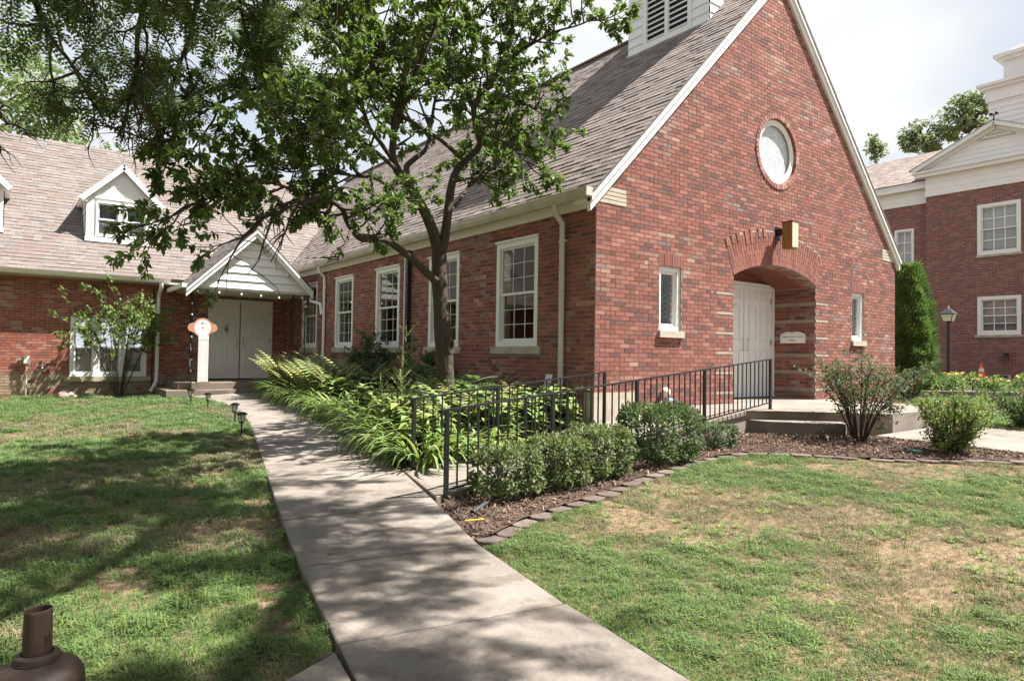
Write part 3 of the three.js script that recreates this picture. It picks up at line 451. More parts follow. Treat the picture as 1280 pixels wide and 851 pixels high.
{
  // roof of the church
  const r = rngOf(202), TOP = 0.27, RZ0 = -6.955, RZ1 = -27.2, XE = 6.60, q = Math.hypot(1, SL), W = [1 / q, SL / q, 0], N = [-SL / q, 1 / q, 0];
  const ry = (x) => EAVE - 0.02 + TOP + SL * (x - FX0), xr = CX, yr = ry(CX), xl = XE, yl = ry(XE), b = new B(), th = 0.05;
  const slabm = (m) => { const X = (x) => (m ? 2 * CX - x : x); const P = (x, y, z) => [X(x), y, z], o = (pts) => b.poly(m ? pts.reverse() : pts);
    o([P(xl, yl - 0.012, RZ1), P(xl, yl - 0.012, RZ0), P(xr, yr - 0.012, RZ0), P(xr, yr - 0.012, RZ1)]); o([P(xl, yl - th, RZ0), P(xl, yl - th, RZ1), P(xr, yr - th, RZ1), P(xr, yr - th, RZ0)]);
    o([P(xl, yl - th, RZ0), P(xr, yr - th, RZ0), P(xr, yr - 0.012, RZ0), P(xl, yl - 0.012, RZ0)]); o([P(xl, yl - th, RZ1), P(xl, yl - th, RZ0), P(xl, yl - 0.012, RZ0), P(xl, yl - 0.012, RZ1)]); };
  slabm(false); slabm(true); const roof = mesh('roof', b, M.roofdeck, church);
  const SH = [[0.20, 0.163, 0.145], [0.222, 0.182, 0.163], [0.175, 0.146, 0.132], [0.245, 0.205, 0.185], [0.15, 0.125, 0.114], [0.21, 0.165, 0.143]];
  const P = new Pieces('shingle', unitTab, M.shingle, SH), pick = (q) => (q() * 6) | 0, len = Math.hypot(xr - xl, yr - yl);
  shingles(P, roof, [xl - 0.02 * W[0], yl - 0.014 - 0.02 * W[1], RZ1], [0, 0, 1], W, N, RZ0 - RZ1, len, pick, r, (p) => p[2] > -26);
  const Wm = [-W[0], W[1], 0], Nm = [-N[0], N[1], 0]; shingles(P, roof, [2 * CX - xl, yl - 0.014, RZ0], [0, 0, -1], Wm, Nm, 8, len, pick, r, null, 0.28);
  P.done(300, 'shingle_courses');
  mesh('ridge_cap', new B().bar([CX, yr + 0.01, RZ0], [CX, yr + 0.01, RZ1], 0.16, 0.03), (() => { const m = M.shingle.clone(); m.color.setRGB(0.3, 0.24, 0.21); return m; })(), roof);
  // rake boards, cornice and gutter
  for (const m of [0, 1]) {
    const X = (x) => (m ? 2 * CX - x : x), bd = new B(), x0 = 6.60, x1 = CX, y = (x, k) => EAVE - 0.02 + SL * (x - FX0) + k;
    const strip = (k0, k1, z0, z1) => { const Q = [[X(x0), y(x0, k0)], [X(x1), y(x1, k0)], [X(x1), y(x1, k1)], [X(x0), y(x0, k1)]]; const f = Q.map(([a, c]) => [a, c, z1]), e = Q.map(([a, c]) => [a, c, z0]); if (m) { f.reverse(); e.reverse(); } bd.poly(f); for (let i = 0; i < 4; i++) { const j = (i + 1) % 4; bd.poly([e[i], e[j], f[j], f[i]]); } };
    strip(-0.02, TOP - 0.06, FZ - 0.02, FZ + 0.05); strip(TOP - 0.15, TOP - 0.052, FZ + 0.05, FZ + 0.085); mesh('rake_board', bd, M.white, church);
    mesh('eave_return', new B().box(X(6.60), EAVE - 0.06, FZ - 0.3, X(FX0 + 0.0), EAVE + 0.06, FZ + 0.045), M.white, church);
  }
  const fr = new B(); fr.box(FX0 - 0.05, 3.592, -20.1, FX0 + 0.1, 3.76, FZ - 0.001).box(6.62, 3.72, -20.1, FX0 - 0.05, 3.77, FZ - 0.302); mesh('cornice', fr, M.trim, church);
  const gt = new B(), sec = [[6.60, 3.83], [6.60, 3.70], [6.53, 3.70], [6.49, 3.76], [6.47, 3.835], [6.485, 3.835], [6.505, 3.765], [6.54, 3.715], [6.588, 3.715], [6.588, 3.83]];
  for (let i = 0; i < sec.length; i++) { const a = sec[i], c = sec[(i + 1) % sec.length]; gt.poly([[a[0], a[1], -20.1], [c[0], c[1], -20.1], [c[0], c[1], -6.96], [a[0], a[1], -6.96]]); }
  gt.box(6.475, 3.705, -6.965, 6.60, 3.83, -6.955); mesh('gutter', gt, M.gutter, church);
  // downspouts
  const sp = (z, mat, name, y0 = 0.55, w = 0.045) => { const d = new B(); d.tube([[6.54, 3.70, z], [6.54, 3.62, z], [6.60, 3.54, z], [6.70, 3.44, z], [6.702, 3.35, z], [6.702, y0, z]], w, 8); d.box(6.69, 3.16, z - 0.08, 6.73, 3.19, z + 0.08); d.box(6.69, 1.3, z - 0.06, 6.73, 1.325, z + 0.06); mesh(name, d, mat, church); };
  sp(-7.72, M.spout, 'downspout', 0.75); sp(-17.25, M.white, 'downspout', 0.55, 0.04);
  { const d = new B(); d.box(6.66, 0.5, -12.64, 6.745, 3.60, -12.55); mesh('downspout', d, M.black, church); mesh('conduit', new B().tube([[6.72, 0.5, -12.78], [6.72, 3.6, -12.78]], 0.022, 8), M.white, church); }
  // louvred cupola on the ridge
  const kx0 = 10.63, kx1 = 2 * CX - kx0, kz0 = -10.14, kz1 = -8.04, ky0 = ry(kx0) - 0.05, ky1 = 10.6, cup = mesh('cupola', new B().box(kx0 + 0.03, ky0, kz0 + 0.03, kx1 - 0.03, ky1, kz1 - 0.03), M.dark, church);
  const sl = frame([kx0, 0, 0], [0, 0, 1], [-1, 0, 0]), sf = frame([0, 0, kz1], [1, 0, 0], [0, 0, 1]), L0 = -9.70, L1 = -8.45;
  for (let i = 0; i < 15; i++) { const v = ky0 + i * 0.19; const bd = (f, a, c) => { const s = new B(); s.poly([f.at(a, v, 0.022), f.at(c, v, 0.022), f.at(c, v + 0.19, 0.004), f.at(a, v + 0.19, 0.004)]); s.poly([f.at(a, v, 0), f.at(c, v, 0), f.at(c, v, 0.022), f.at(a, v, 0.022)]); mesh('clapboard', s, M.white, cup); }; bd(sl, kz0, L0); bd(sl, L1, kz1); bd(sf, kx0, kx1); }
  { const fb = new B(); for (const z of [[L0, L0 + 0.09], [-9.12, -9.03], [L1 - 0.09, L1]]) fbox(fb, sl, z[0], z[1], ky0, ky1, -0.02, 0.035); fbox(fb, sl, L0 + 0.09, L1 - 0.09, ky0 + 0.02, ky0 + 0.13, -0.02, 0.033); fbox(fb, sl, kz0 - 0.02, kz1 + 0.02, ky0 - 0.02, ky0 + 0.03, 0.0, 0.05); mesh('louvre_frame', fb, M.white, cup); }
  for (const [a, c] of [[L0 + 0.09, -9.12], [-9.03, L1 - 0.09]]) for (let v = ky0 + 0.16; v < ky1 - 0.1; v += 0.115) { const s = new B(); s.poly([sl.at(a, v, 0.02), sl.at(c, v, 0.02), sl.at(c, v + 0.06, -0.03), sl.at(a, v + 0.06, -0.03)]); s.poly([sl.at(a, v - 0.012, 0.02), sl.at(c, v - 0.012, 0.02), sl.at(c, v, 0.02), sl.at(a, v, 0.02)]); mesh('louvre', s, M.white, cup); }
  { const c = new B(); c.box(kx0 - 0.12, ky1, kz0 - 0.12, kx1 + 0.12, ky1 + 0.18, kz1 + 0.12); const ap = [CX, ky1 + 1.3, (kz0 + kz1) / 2], co = [[kx0 - 0.12, kz1 + 0.12], [kx1 + 0.12, kz1 + 0.12], [kx1 + 0.12, kz0 - 0.12], [kx0 - 0.12, kz0 - 0.12]]; for (let i = 0; i < 4; i++) { const a = co[i], d = co[(i + 1) % 4]; c.poly([[a[0], ky1 + 0.18, a[1]], [d[0], ky1 + 0.18, d[1]], ap]); } mesh('cupola_cap', c, M.white, cup); }
}
// ---------------------------------------------------------------- the low wing with dormers
const ZW = -20.16, WINGX = -7.0, WTOP = 3.20;
const wing = thing('brick_wing', 'low red brick wing with pinkish shingled roof and white dormers', 'building', [2, 0.28, ZW]);
{
  const r = rngOf(303), f = frame([0, 0, ZW], [1, 0, 0], [0, 0, 1]), WB = [[0.265, 0.082, 0.053], [0.234, 0.07, 0.047], [0.296, 0.113, 0.078], [0.203, 0.064, 0.045], [0.328, 0.156, 0.113], [0.172, 0.07, 0.055], [0.281, 0.211, 0.156], [0.24, 0.2, 0.124], [0.2, 0.164, 0.104], [0.28, 0.236, 0.152]];
  const win = [1.29, 3.0, 0.758, 2.245], doorA = 4.47, doorB = 6.26, DT = 2.92;
  const body = wallBody('front_wall', f, rect(WINGX, 0, FX0 - 0.002, WTOP), [rect(win[0], win[2], win[1], win[3]), rect(doorA, 0.655, doorB, DT)], 0.3, M.mortar, wing);
  const P = new Pieces('brick', unitBrick, M.brick, WB);
  const pick = (q, u, v) => { const moss = 0.78 + 0.10 * (vnoise(u * 3, 4, 5) - 0.5); if (v < moss && u < 4 && q() < 0.92) return 7 + ((q() * 3) | 0); return [0, 0, 1, 1, 2, 3, 4, 5, 0, 2, 6, 0, 1, 2][(q() * 14) | 0]; };
  lay(P, body, f, 0.2, WTOP, 0, (v) => { let iv = [[WINGX, FX0 - 0.02]]; if (v > win[2] && v < win[3]) iv = cut(iv, win[0], win[1]); if (v > win[2] - 0.13 && v <= win[2]) iv = cut(iv, win[0] - 0.1, win[1] + 0.1); if (v > 0.655 && v < DT) iv = cut(iv, doorA, doorB); return iv; }, pick, r);
  P.done(300, 'brickwork');
  // triple window
  { const b = new B(), [a, c, d, e] = win, w3 = (c - a) / 3, o = mesh('window', fbox(fbox(fbox(fbox(b, f, a, a + 0.09, d, e, -0.1, 0.025), f, c - 0.09, c, d, e, -0.1, 0.025), f, a + 0.09, c - 0.09, e - 0.08, e, -0.1, 0.024), f, a + 0.09, c - 0.09, d, d + 0.09, -0.1, 0.024), M.white, wing);
    for (const k of [1, 2]) mesh('mullion', fbox(new B(), f, a + w3 * k - 0.06, a + w3 * k + 0.06, d + 0.09, e - 0.08, -0.1, 0.02), M.white, o);
    for (let k = 0; k < 3; k++) { const x0 = a + w3 * k + (k ? 0.06 : 0.09), x1 = a + w3 * (k + 1) - (k < 2 ? 0.06 : 0.09), m = (d + e) / 2; for (const [y0, y1, n] of [[d + 0.09, m + 0.02, -0.05], [m - 0.02, e - 0.08, -0.02]]) { const s = new B(), t = 0.035; fbox(s, f, x0, x0 + t, y0, y1, n - 0.03, n); fbox(s, f, x1 - t, x1, y0, y1, n - 0.03, n); fbox(s, f, x0 + t, x1 - t, y1 - t, y1, n - 0.03, n - 0.001); fbox(s, f, x0 + t, x1 - t, y0, y0 + t, n - 0.03, n - 0.001); mesh('sash', s, M.white, o); mesh('pane', fquad(new B(), f, x0 + t, x1 - t, y0 + t, y1 - t, n - 0.015), M.glass, o); } }
    mesh('blind', fquad(new B(), f, a + 0.09, c - 0.09, d + 0.09, (d + e) / 2, -0.14), std({ color: rgb(0.16, 0.15, 0.15) }), o);
    mesh('sill', fbox(new B(), f, a - 0.1, c + 0.1, d - 0.125, d - 0.002, -0.05, 0.06), (() => { const m = M.stone.clone(); m.color.setRGB(0.36, 0.32, 0.21); return m; })(), o); }
  // porch doors
  { const b = new B(); fbox(b, f, doorA, doorA + 0.06, 0.66, DT, -0.1, 0.05); fbox(b, f, doorB - 0.06, doorB, 0.66, DT, -0.1, 0.05); fbox(b, f, doorA + 0.06, doorB - 0.06, DT - 0.06, DT, -0.1, 0.048); mesh('door_frame', b, M.cream, wing); panelDoor(wing, f, doorA + 0.064, 5.345, 0.69, DT - 0.064, 1, M.cream); panelDoor(wing, f, 5.375, doorB - 0.064, 0.69, DT - 0.064, 0, M.cream); mesh('astragal', fbox(new B(), f, 5.345, 5.375, 0.69, DT - 0.064, -0.03, 0.0), M.dark, wing); mesh('threshold', fbox(new B(), f, doorA + 0.06, doorB - 0.06, 0.66, 0.688, -0.1, 0.07), M.dark, wing); mesh('room_floor', new B().box(doorA - 0.2, 0.3, ZW - 1.2, doorB + 0.2, 0.655, ZW - 0.301), M.dark, wing);
    const cv = document.createElement('canvas'); cv.width = 128; cv.height = 160; const g = cv.getContext('2d'); g.fillStyle = '#d8d8d2'; g.fillRect(0, 0, 128, 160); g.fillStyle = '#777'; g.fillRect(18, 12, 92, 12); g.beginPath(); g.arc(64, 84, 40, 0, 7); g.fill(); g.fillStyle = '#b9b9b4'; g.beginPath(); g.arc(64, 84, 20, 0, 7); g.fill(); const t = new THREE.CanvasTexture(cv); t.colorSpace = THREE.SRGBColorSpace; const q = new THREE.PlaneGeometry(0.19, 0.24); q.translate(4.98, 2.07, ZW + 0.034); mesh('door_notice', q, std({ map: t, vertexColors: false }), wing); }
  // roof
  const ZE = -19.80, YE = 3.36, ZR = -24.05, YR = YE + (ZE - ZR), q = Math.SQRT1_2, rb = new B(), x0 = WINGX - 0.3, x1 = 10.6;
  rb.poly([[x0, YE - 0.012, ZE], [x1, YE - 0.012, ZE], [x1, YR - 0.012, ZR], [x0, YR - 0.012, ZR]]).poly([[x0, YE - 0.1, ZE], [x0, YR - 0.1, ZR], [x1, YR - 0.1, ZR], [x1, YE - 0.1, ZE]]).poly([[x0, YE - 0.1, ZE], [x1, YE - 0.1, ZE], [x1, YE - 0.012, ZE], [x0, YE - 0.012, ZE]]);
  rb.poly([[x1, YE - 0.6, 2 * ZR - ZE], [x0, YE - 0.6, 2 * ZR - ZE], [x0, YR - 0.012, ZR], [x1, YR - 0.012, ZR]]); rb.poly([[x0, YE - 0.1, ZE], [x0, YE - 0.012, ZE], [x0, YR - 0.012, ZR], [x0, YE - 0.6, 2 * ZR - ZE]]);
  const roof = mesh('roof', rb, M.roofdeck, wing), SH = [[0.160, 0.136, 0.124], [0.150, 0.124, 0.112], [0.172, 0.150, 0.139], [0.152, 0.116, 0.101], [0.138, 0.120, 0.112], [0.163, 0.138, 0.124]];
  const S = new Pieces('shingle', unitTab, M.shingle, SH), sp = (g) => (g() * 6) | 0, N = [0, q, q], W = [0, q, -q], U = [1, 0, 0];
  shingles(S, roof, [x0, YE - 0.03, ZE + 0.016], U, W, N, x1 - x0, (ZE - ZR) / q, sp, r, (p) => p[0] > -2.2 && p[0] < 10.2);
  // gutter, soffit
  mesh('soffit', new B().box(WINGX, WTOP, ZW + 0.001, 6.44, WTOP + 0.03, ZE).box(WINGX, WTOP + 0.03, ZE - 0.03, 6.44, YE - 0.1, ZE - 0.002), M.gutter, wing);
  { const g = new B(), sec = [[0, 0.10], [0, 0], [0.07, 0], [0.10, 0.05], [0.12, 0.11], [0.105, 0.11], [0.088, 0.05], [0.062, 0.015], [0.014, 0.015], [0.014, 0.10]]; for (let i = 0; i < sec.length; i++) { const a = sec[i], c = sec[(i + 1) % sec.length]; g.poly([[WINGX, 3.225 + a[1], ZE + a[0]], [3.45, 3.225 + a[1], ZE + a[0]], [3.45, 3.225 + c[1], ZE + c[0]], [WINGX, 3.225 + c[1], ZE + c[0]]]); } mesh('gutter', g, M.trim, wing); }
  { const d = new B(); d.tube([[3.24, 3.22, ZE + 0.06], [3.24, 3.1, ZE + 0.04], [3.24, 2.95, ZW + 0.14], [3.24, 2.8, ZW + 0.07], [3.24, 0.75, ZW + 0.07], [3.22, 0.62, ZW + 0.14], [3.12, 0.48, ZW + 0.4], [2.98, 0.36, ZW + 0.75]], 0.05, 8); mesh('downspout', d, M.white, wing); mesh('conduit', new B().tube([[3.13, 0.5, ZW + 0.05], [3.13, 3.1, ZW + 0.05]], 0.018, 6), M.dark, wing); }
  // dormers
  for (const dx of [0, -3.36]) {
    const a = 1.59 + dx, c = 3.23 + dx, z0 = -20.70, y0 = 4.29, yb = 5.47, ya = 6.30, cx = (a + c) / 2, zb = (y) => ZE - (y - YE), b = new B(), fd = frame([0, 0, z0], [1, 0, 0], [0, 0, 1]);
    const d = mesh('dormer', wallBody('x', fd, [[a, y0], [c, y0], [c, yb], [cx, ya - 0.09], [a, yb]], [rect(cx - 0.60, 4.42, cx - 0.05, 5.34), rect(cx + 0.05, 4.42, cx + 0.60, 5.34)], 0.12, M.white).geometry, M.white, wing);
    for (const [X, s] of [[a, -1], [c, 1]]) for (let k = 0; k < 7; k++) { const y = y0 + k * 0.18, z = zb(y), z2 = zb(y + 0.18), n = [s * 0.02, s * 0.004]; if (z2 > z0) continue; const pts = [[X + n[0], y, z0], [X + n[0], y, z], [X + n[1], y + 0.18, z2], [X + n[1], y + 0.18, z0]]; if (s > 0) mesh('clapboard', new B().poly(pts), M.white, d); else mesh('clapboard', new B().poly(pts.reverse()), M.white, d); }
    for (let k = 0; k < 7; k++) { const x = a + 0.24 + k * 0.195, h = ya - 0.22 - Math.abs(x - cx) * 1.01; if (h > yb + 0.03) mesh('batten', fbox(new B(), fd, x - 0.008, x + 0.008, yb + 0.01, h, 0, 0.008), M.white, d); }
    mesh('band', fbox(new B(), fd, a - 0.01, c + 0.01, yb - 0.06, yb, 0, 0.03), M.white, d); mesh('base_board', fbox(new B(), fd, a - 0.02, c + 0.02, y0 - 0.02, y0 + 0.09, 0, 0.03), M.white, d); for (const x of [a, c - 0.16]) mesh('corner_board', fbox(new B(), fd, x, x + 0.16, y0 + 0.09, yb - 0.06, 0, 0.02), M.white, d);
    for (const s of [-1, 1]) { const u0 = s < 0 ? cx - 0.60 : cx + 0.05; hung(wing, fd, u0, u0 + 0.55, 4.42, 5.34, { upper: false, lower: false, cas: 0.04, out: 0.03, mat: M.white, blind: [std({ color: rgb(0.22, 0.22, 0.23) }), M.dark], name: 'dormer_window' }); }
    const o = 0.13, rl = (x) => ya + 0.02 - Math.abs(x - cx) * ((ya - yb) / (cx - a)), xe0 = a - o, xe1 = c + o, zf = z0 + 0.12, dr = new B();
    for (const [xe, s] of [[xe0, -1], [xe1, 1]]) { const ye = rl(xe), zt = zb(ya), ze = zb(ye), top = [[xe, ye + 0.05, zf], [cx, ya + 0.07, zf], [cx, ya + 0.07, zb(ya + 0.07)], [xe, ye + 0.05, zb(ye + 0.05)]]; dr.poly(s < 0 ? top : [...top].reverse()); const bot = top.map((p) => [p[0], p[1] - 0.05, p[2]]); dr.poly(s < 0 ? [...bot].reverse() : bot); dr.poly(s < 0 ? [bot[3], bot[0], top[0], top[3]] : [bot[0], bot[3], top[3], top[0]]); }
    const dm = mesh('dormer_roof', dr, (() => { const m = M.shingle.clone(); m.color.setRGB(0.2, 0.155, 0.135); return m; })(), wing);
    const rk = new B(); for (const xe of [xe0, xe1]) rk.bar([xe, rl(xe) - 0.02, zf - 0.01], [cx, ya - 0.0, zf - 0.01], 0.04, 0.13); for (const [xe, s] of [[xe0, 1], [xe1, -1]]) rk.box(xe, rl(xe) - 0.07, zb(rl(xe)), xe + s * 0.14, rl(xe) - 0.01, zf - 0.03); mesh('rake_board', rk, M.white, dm);
  }
  // porch
  const PZ = -18.12, pl = 3.66, pr = 6.62, pc = (pl + pr) / 2, py = 3.06, pa = 4.52;
  const porch = thing('entrance_porch', 'gabled entrance porch with white clapboard pediment over cream double doors', 'porch', [pc, 0.3, PZ]);
  const T = (y) => () => y; slab(porch, [[3.42, ZW + 0.02], [6.72, ZW + 0.02], [6.72, -18.22], [3.42, -18.22]], T(0.655), 0.5, [0.92, 0.84, 0.76], 'platform'); slab(porch, [[3.10, ZW + 0.03], [3.41, ZW + 0.03], [3.41, -18.21], [6.72, -18.21], [6.72, -17.86], [3.10, -17.86]].reverse(), T(0.485), 0.4, [0.90, 0.82, 0.74], 'step');
  const pf = frame([0, 0, PZ], [1, 0, 0], [0, 0, 1]); const half = (v) => ((pa - v) / (pa - py)) * (pc - pl);
  for (let k = 0; k < 7; k++) { const v0 = py + k * 0.206, v1 = Math.min(v0 + 0.206, pa - 0.02), s = new B(), h0 = half(v0), h1 = half(v1); s.poly([pf.at(pc - h0, v0, 0.034), pf.at(pc + h0, v0, 0.034), pf.at(pc + h1, v1, 0.004), pf.at(pc - h1, v1, 0.004)]); s.poly([pf.at(pc - h0, v0, -0.02), pf.at(pc + h0, v0, -0.02), pf.at(pc + h0, v0, 0.034), pf.at(pc - h0, v0, 0.034)]); mesh('clapboard', s, M.white, porch); }
  mesh('pediment_back', (() => { const s = new THREE.Shape([[pl, py - 0.01], [pr, py - 0.01], [pc, pa]].map((p) => new THREE.Vector2(...p))); const g = new THREE.ExtrudeGeometry(s, { depth: 0.08, bevelEnabled: false }); g.translate(0, 0, PZ - 0.082); return g; })(), M.white, porch);
  const slp = (pa - py) / (pc - pl), ov = 0.17, ft = PZ + 0.21, rt = (x) => pa + 0.13 - Math.abs(x - pc) * slp, pb = new B(), zback = (y) => ZE - (y - YE);
  const ends = [[pl - ov, -1], [pr + 0.03, 1]];
  for (const [xe, s] of ends) { const ye = rt(xe), t = [[xe, ye, ft], [pc, rt(pc), ft], [pc, rt(pc), zback(rt(pc))], [xe, ye, Math.min(ZW, zback(ye) - 0.1)]], u = t.map((p) => [p[0], p[1] - 0.06, p[2]]); pb.poly(s < 0 ? t : [...t].reverse()).poly(s < 0 ? [...u].reverse() : u).poly(s < 0 ? [u[3], u[0], t[0], t[3]] : [u[0], u[3], t[3], t[0]]).poly(s < 0 ? [u[0], u[1], t[1], t[0]] : [u[1], u[0], t[0], t[1]]); }
  const pro = mesh('roof', pb, M.roofdeck, porch), PS = new Pieces('shingle', unitTab, M.shingle, SH.map((c) => c.map((x) => x * 0.95))), ql = Math.hypot(1, slp);
  { const xe = pl - ov, Wp = [1 / ql, slp / ql, 0], Np = [-slp / ql, 1 / ql, 0]; shingles(PS, pro, [xe, rt(xe) - 0.003, -23], [0, 0, 1], Wp, Np, ft + 23, (pc - xe) * ql, sp, r, (p) => p[2] > zback(p[1]) - 0.1); const xq = pr + 0.03; shingles(PS, pro, [xq, rt(xq) - 0.003, ft], [0, 0, -1], [-Wp[0], Wp[1], 0], [-Np[0], Np[1], 0], 4.6, (xq - pc) * ql, sp, r, (p) => p[2] > zback(p[1]) - 0.1); }
  PS.done(120, 'shingle_courses');
  S.done(300, 'shingle_courses');
  for (const [xe, s] of ends) { const b = new B(), k = s < 0 ? 1 : -1; const y = (x, d) => rt(x) - d; const strip = (d0, d1, z0, z1) => { const Q = [[xe, y(xe, d1)], [pc, y(pc, d1)], [pc, y(pc, d0)], [xe, y(xe, d0)]], fa = Q.map(([m, n]) => [m, n, z1]), ba = Q.map(([m, n]) => [m, n, z0]); if (s > 0) { fa.reverse(); ba.reverse(); } b.poly(fa); b.poly([...ba].reverse()); for (let i = 0; i < 4; i++) { const j = (i + 1) % 4; b.poly([ba[i], ba[j], fa[j], fa[i]]); } }; strip(0.065, 0.25, ft - 0.05, ft - 0.012); strip(0.065, 0.13, ft - 0.012, ft + 0.02); mesh('rake_board', b, M.white, porch);
    const so = new B(); so.poly([[xe, y(xe, 0.2), ft - 0.05], [pc, y(pc, 0.2), ft - 0.05], [pc, y(pc, 0.2), PZ], [xe, y(xe, 0.2), PZ]]); mesh('soffit', so, M.trim, porch); }
  mesh('ceiling', new B().box(pl, py - 0.05, ZW + 0.02, pr, py - 0.012, PZ), M.trim, porch); mesh('beam', new B().box(pl - 0.03, py - 0.02, PZ - 0.081, pl + 0.1, py + 0.05, PZ - 1.9), M.trim, porch);
  { const g = new B().box(pl - ov - 0.1, 2.99, ZW + 0.3, pl - ov + 0.01, 3.09, ft); mesh('gutter', g, M.trim, porch); mesh('downspout', new B().tube([[pr + 0.05, 3.0, ft - 0.1], [pr + 0.02, 2.85, ft - 0.15], [6.70, 2.75, -17.5], [6.70, 2.45, -17.4]], 0.045, 8), M.white, porch); }
  // wrought-iron corner supports: two posts and a lattice each
  const iron = (x, z, w, dz = 0) => { const b = new B(), y0 = 0.655, y1 = 3.05; b.tube([[x, y0, z], [x, y1, z]], 0.016, 6).tube([[x + w, y0, z + dz], [x + w, y1, z + dz]], 0.016, 6); for (const y of [0.75, 1.25, 1.75, 2.25, 2.62, 2.98]) b.tube([[x, y, z], [x + w, y, z + dz]], 0.008, 5); for (let k = 0; k < 5; k++) { const ya = [0.75, 1.25, 1.75, 2.25, 2.62][k], yb = [1.25, 1.75, 2.25, 2.62, 2.98][k]; b.tube([[x, ya, z], [x + w, yb, z + dz]], 0.008, 5).tube([[x + w, ya, z + dz], [x, yb, z]], 0.008, 5); } mesh('iron_support', b, M.iron, porch); };
  iron(3.72, PZ - 0.14, 0.34); iron(3.72, PZ - 0.16, 0.02, -0.34); iron(6.22, PZ - 0.14, 0.34);
  mesh('floodlight', new B().add(new THREE.SphereGeometry(0.05, 12, 8), [1, 1, 1], new THREE.Matrix4().makeTranslation(6.0, 3.52, PZ + 0.06)).add(new THREE.CylinderGeometry(0.03, 0.04, 0.06, 12), [1, 1, 1], new THREE.Matrix4().makeTranslation(6.0, 3.57, PZ + 0.03)), M.white, porch);
  // festoon of little bulbs
  { const o = thing('string_lights', 'string of small white bulbs hung under the porch pediment', 'string lights', [pc, 2.9, PZ + 0.1]); const pts = []; for (let k = 0; k <= 24; k++) { const t = k / 24, x = lerp(3.75, 6.5, t); pts.push([x, 3.0 - 0.05 * Math.abs(Math.sin(t * Math.PI * 6)), PZ + 0.05]); } for (let k = 1; k <= 10; k++) pts.push([6.5 + 0.03 * Math.sin(k), 3.0 - k * 0.03, PZ + 0.03]); mesh('wire', new B().tube(pts, 0.004, 4), M.black, o); const bm = std({ color: rgb(0.85, 0.83, 0.78), roughness: 0.2 }); for (const [x, y] of [[3.78, 2.93], [4.28, 2.92], [4.82, 2.91], [5.31, 2.90], [5.78, 2.88], [6.4, 2.92], [6.5, 2.82], [6.51, 2.7]]) { mesh('bulb', new B().add(new THREE.SphereGeometry(0.026, 10, 8), [1, 1, 1], new THREE.Matrix4().makeScale(1, 1.3, 1).setPosition(x, y, PZ + 0.05)), bm, o); }
    for (let k = 0; k < 7; k++) mesh('bulb', new B().add(new THREE.SphereGeometry(0.02, 8, 6), [1, 1, 1], new THREE.Matrix4().makeTranslation(3.70 + 0.012 * Math.sin(k * 2), 0.95 + k * 0.28, PZ - 0.1)), bm, o); }
}
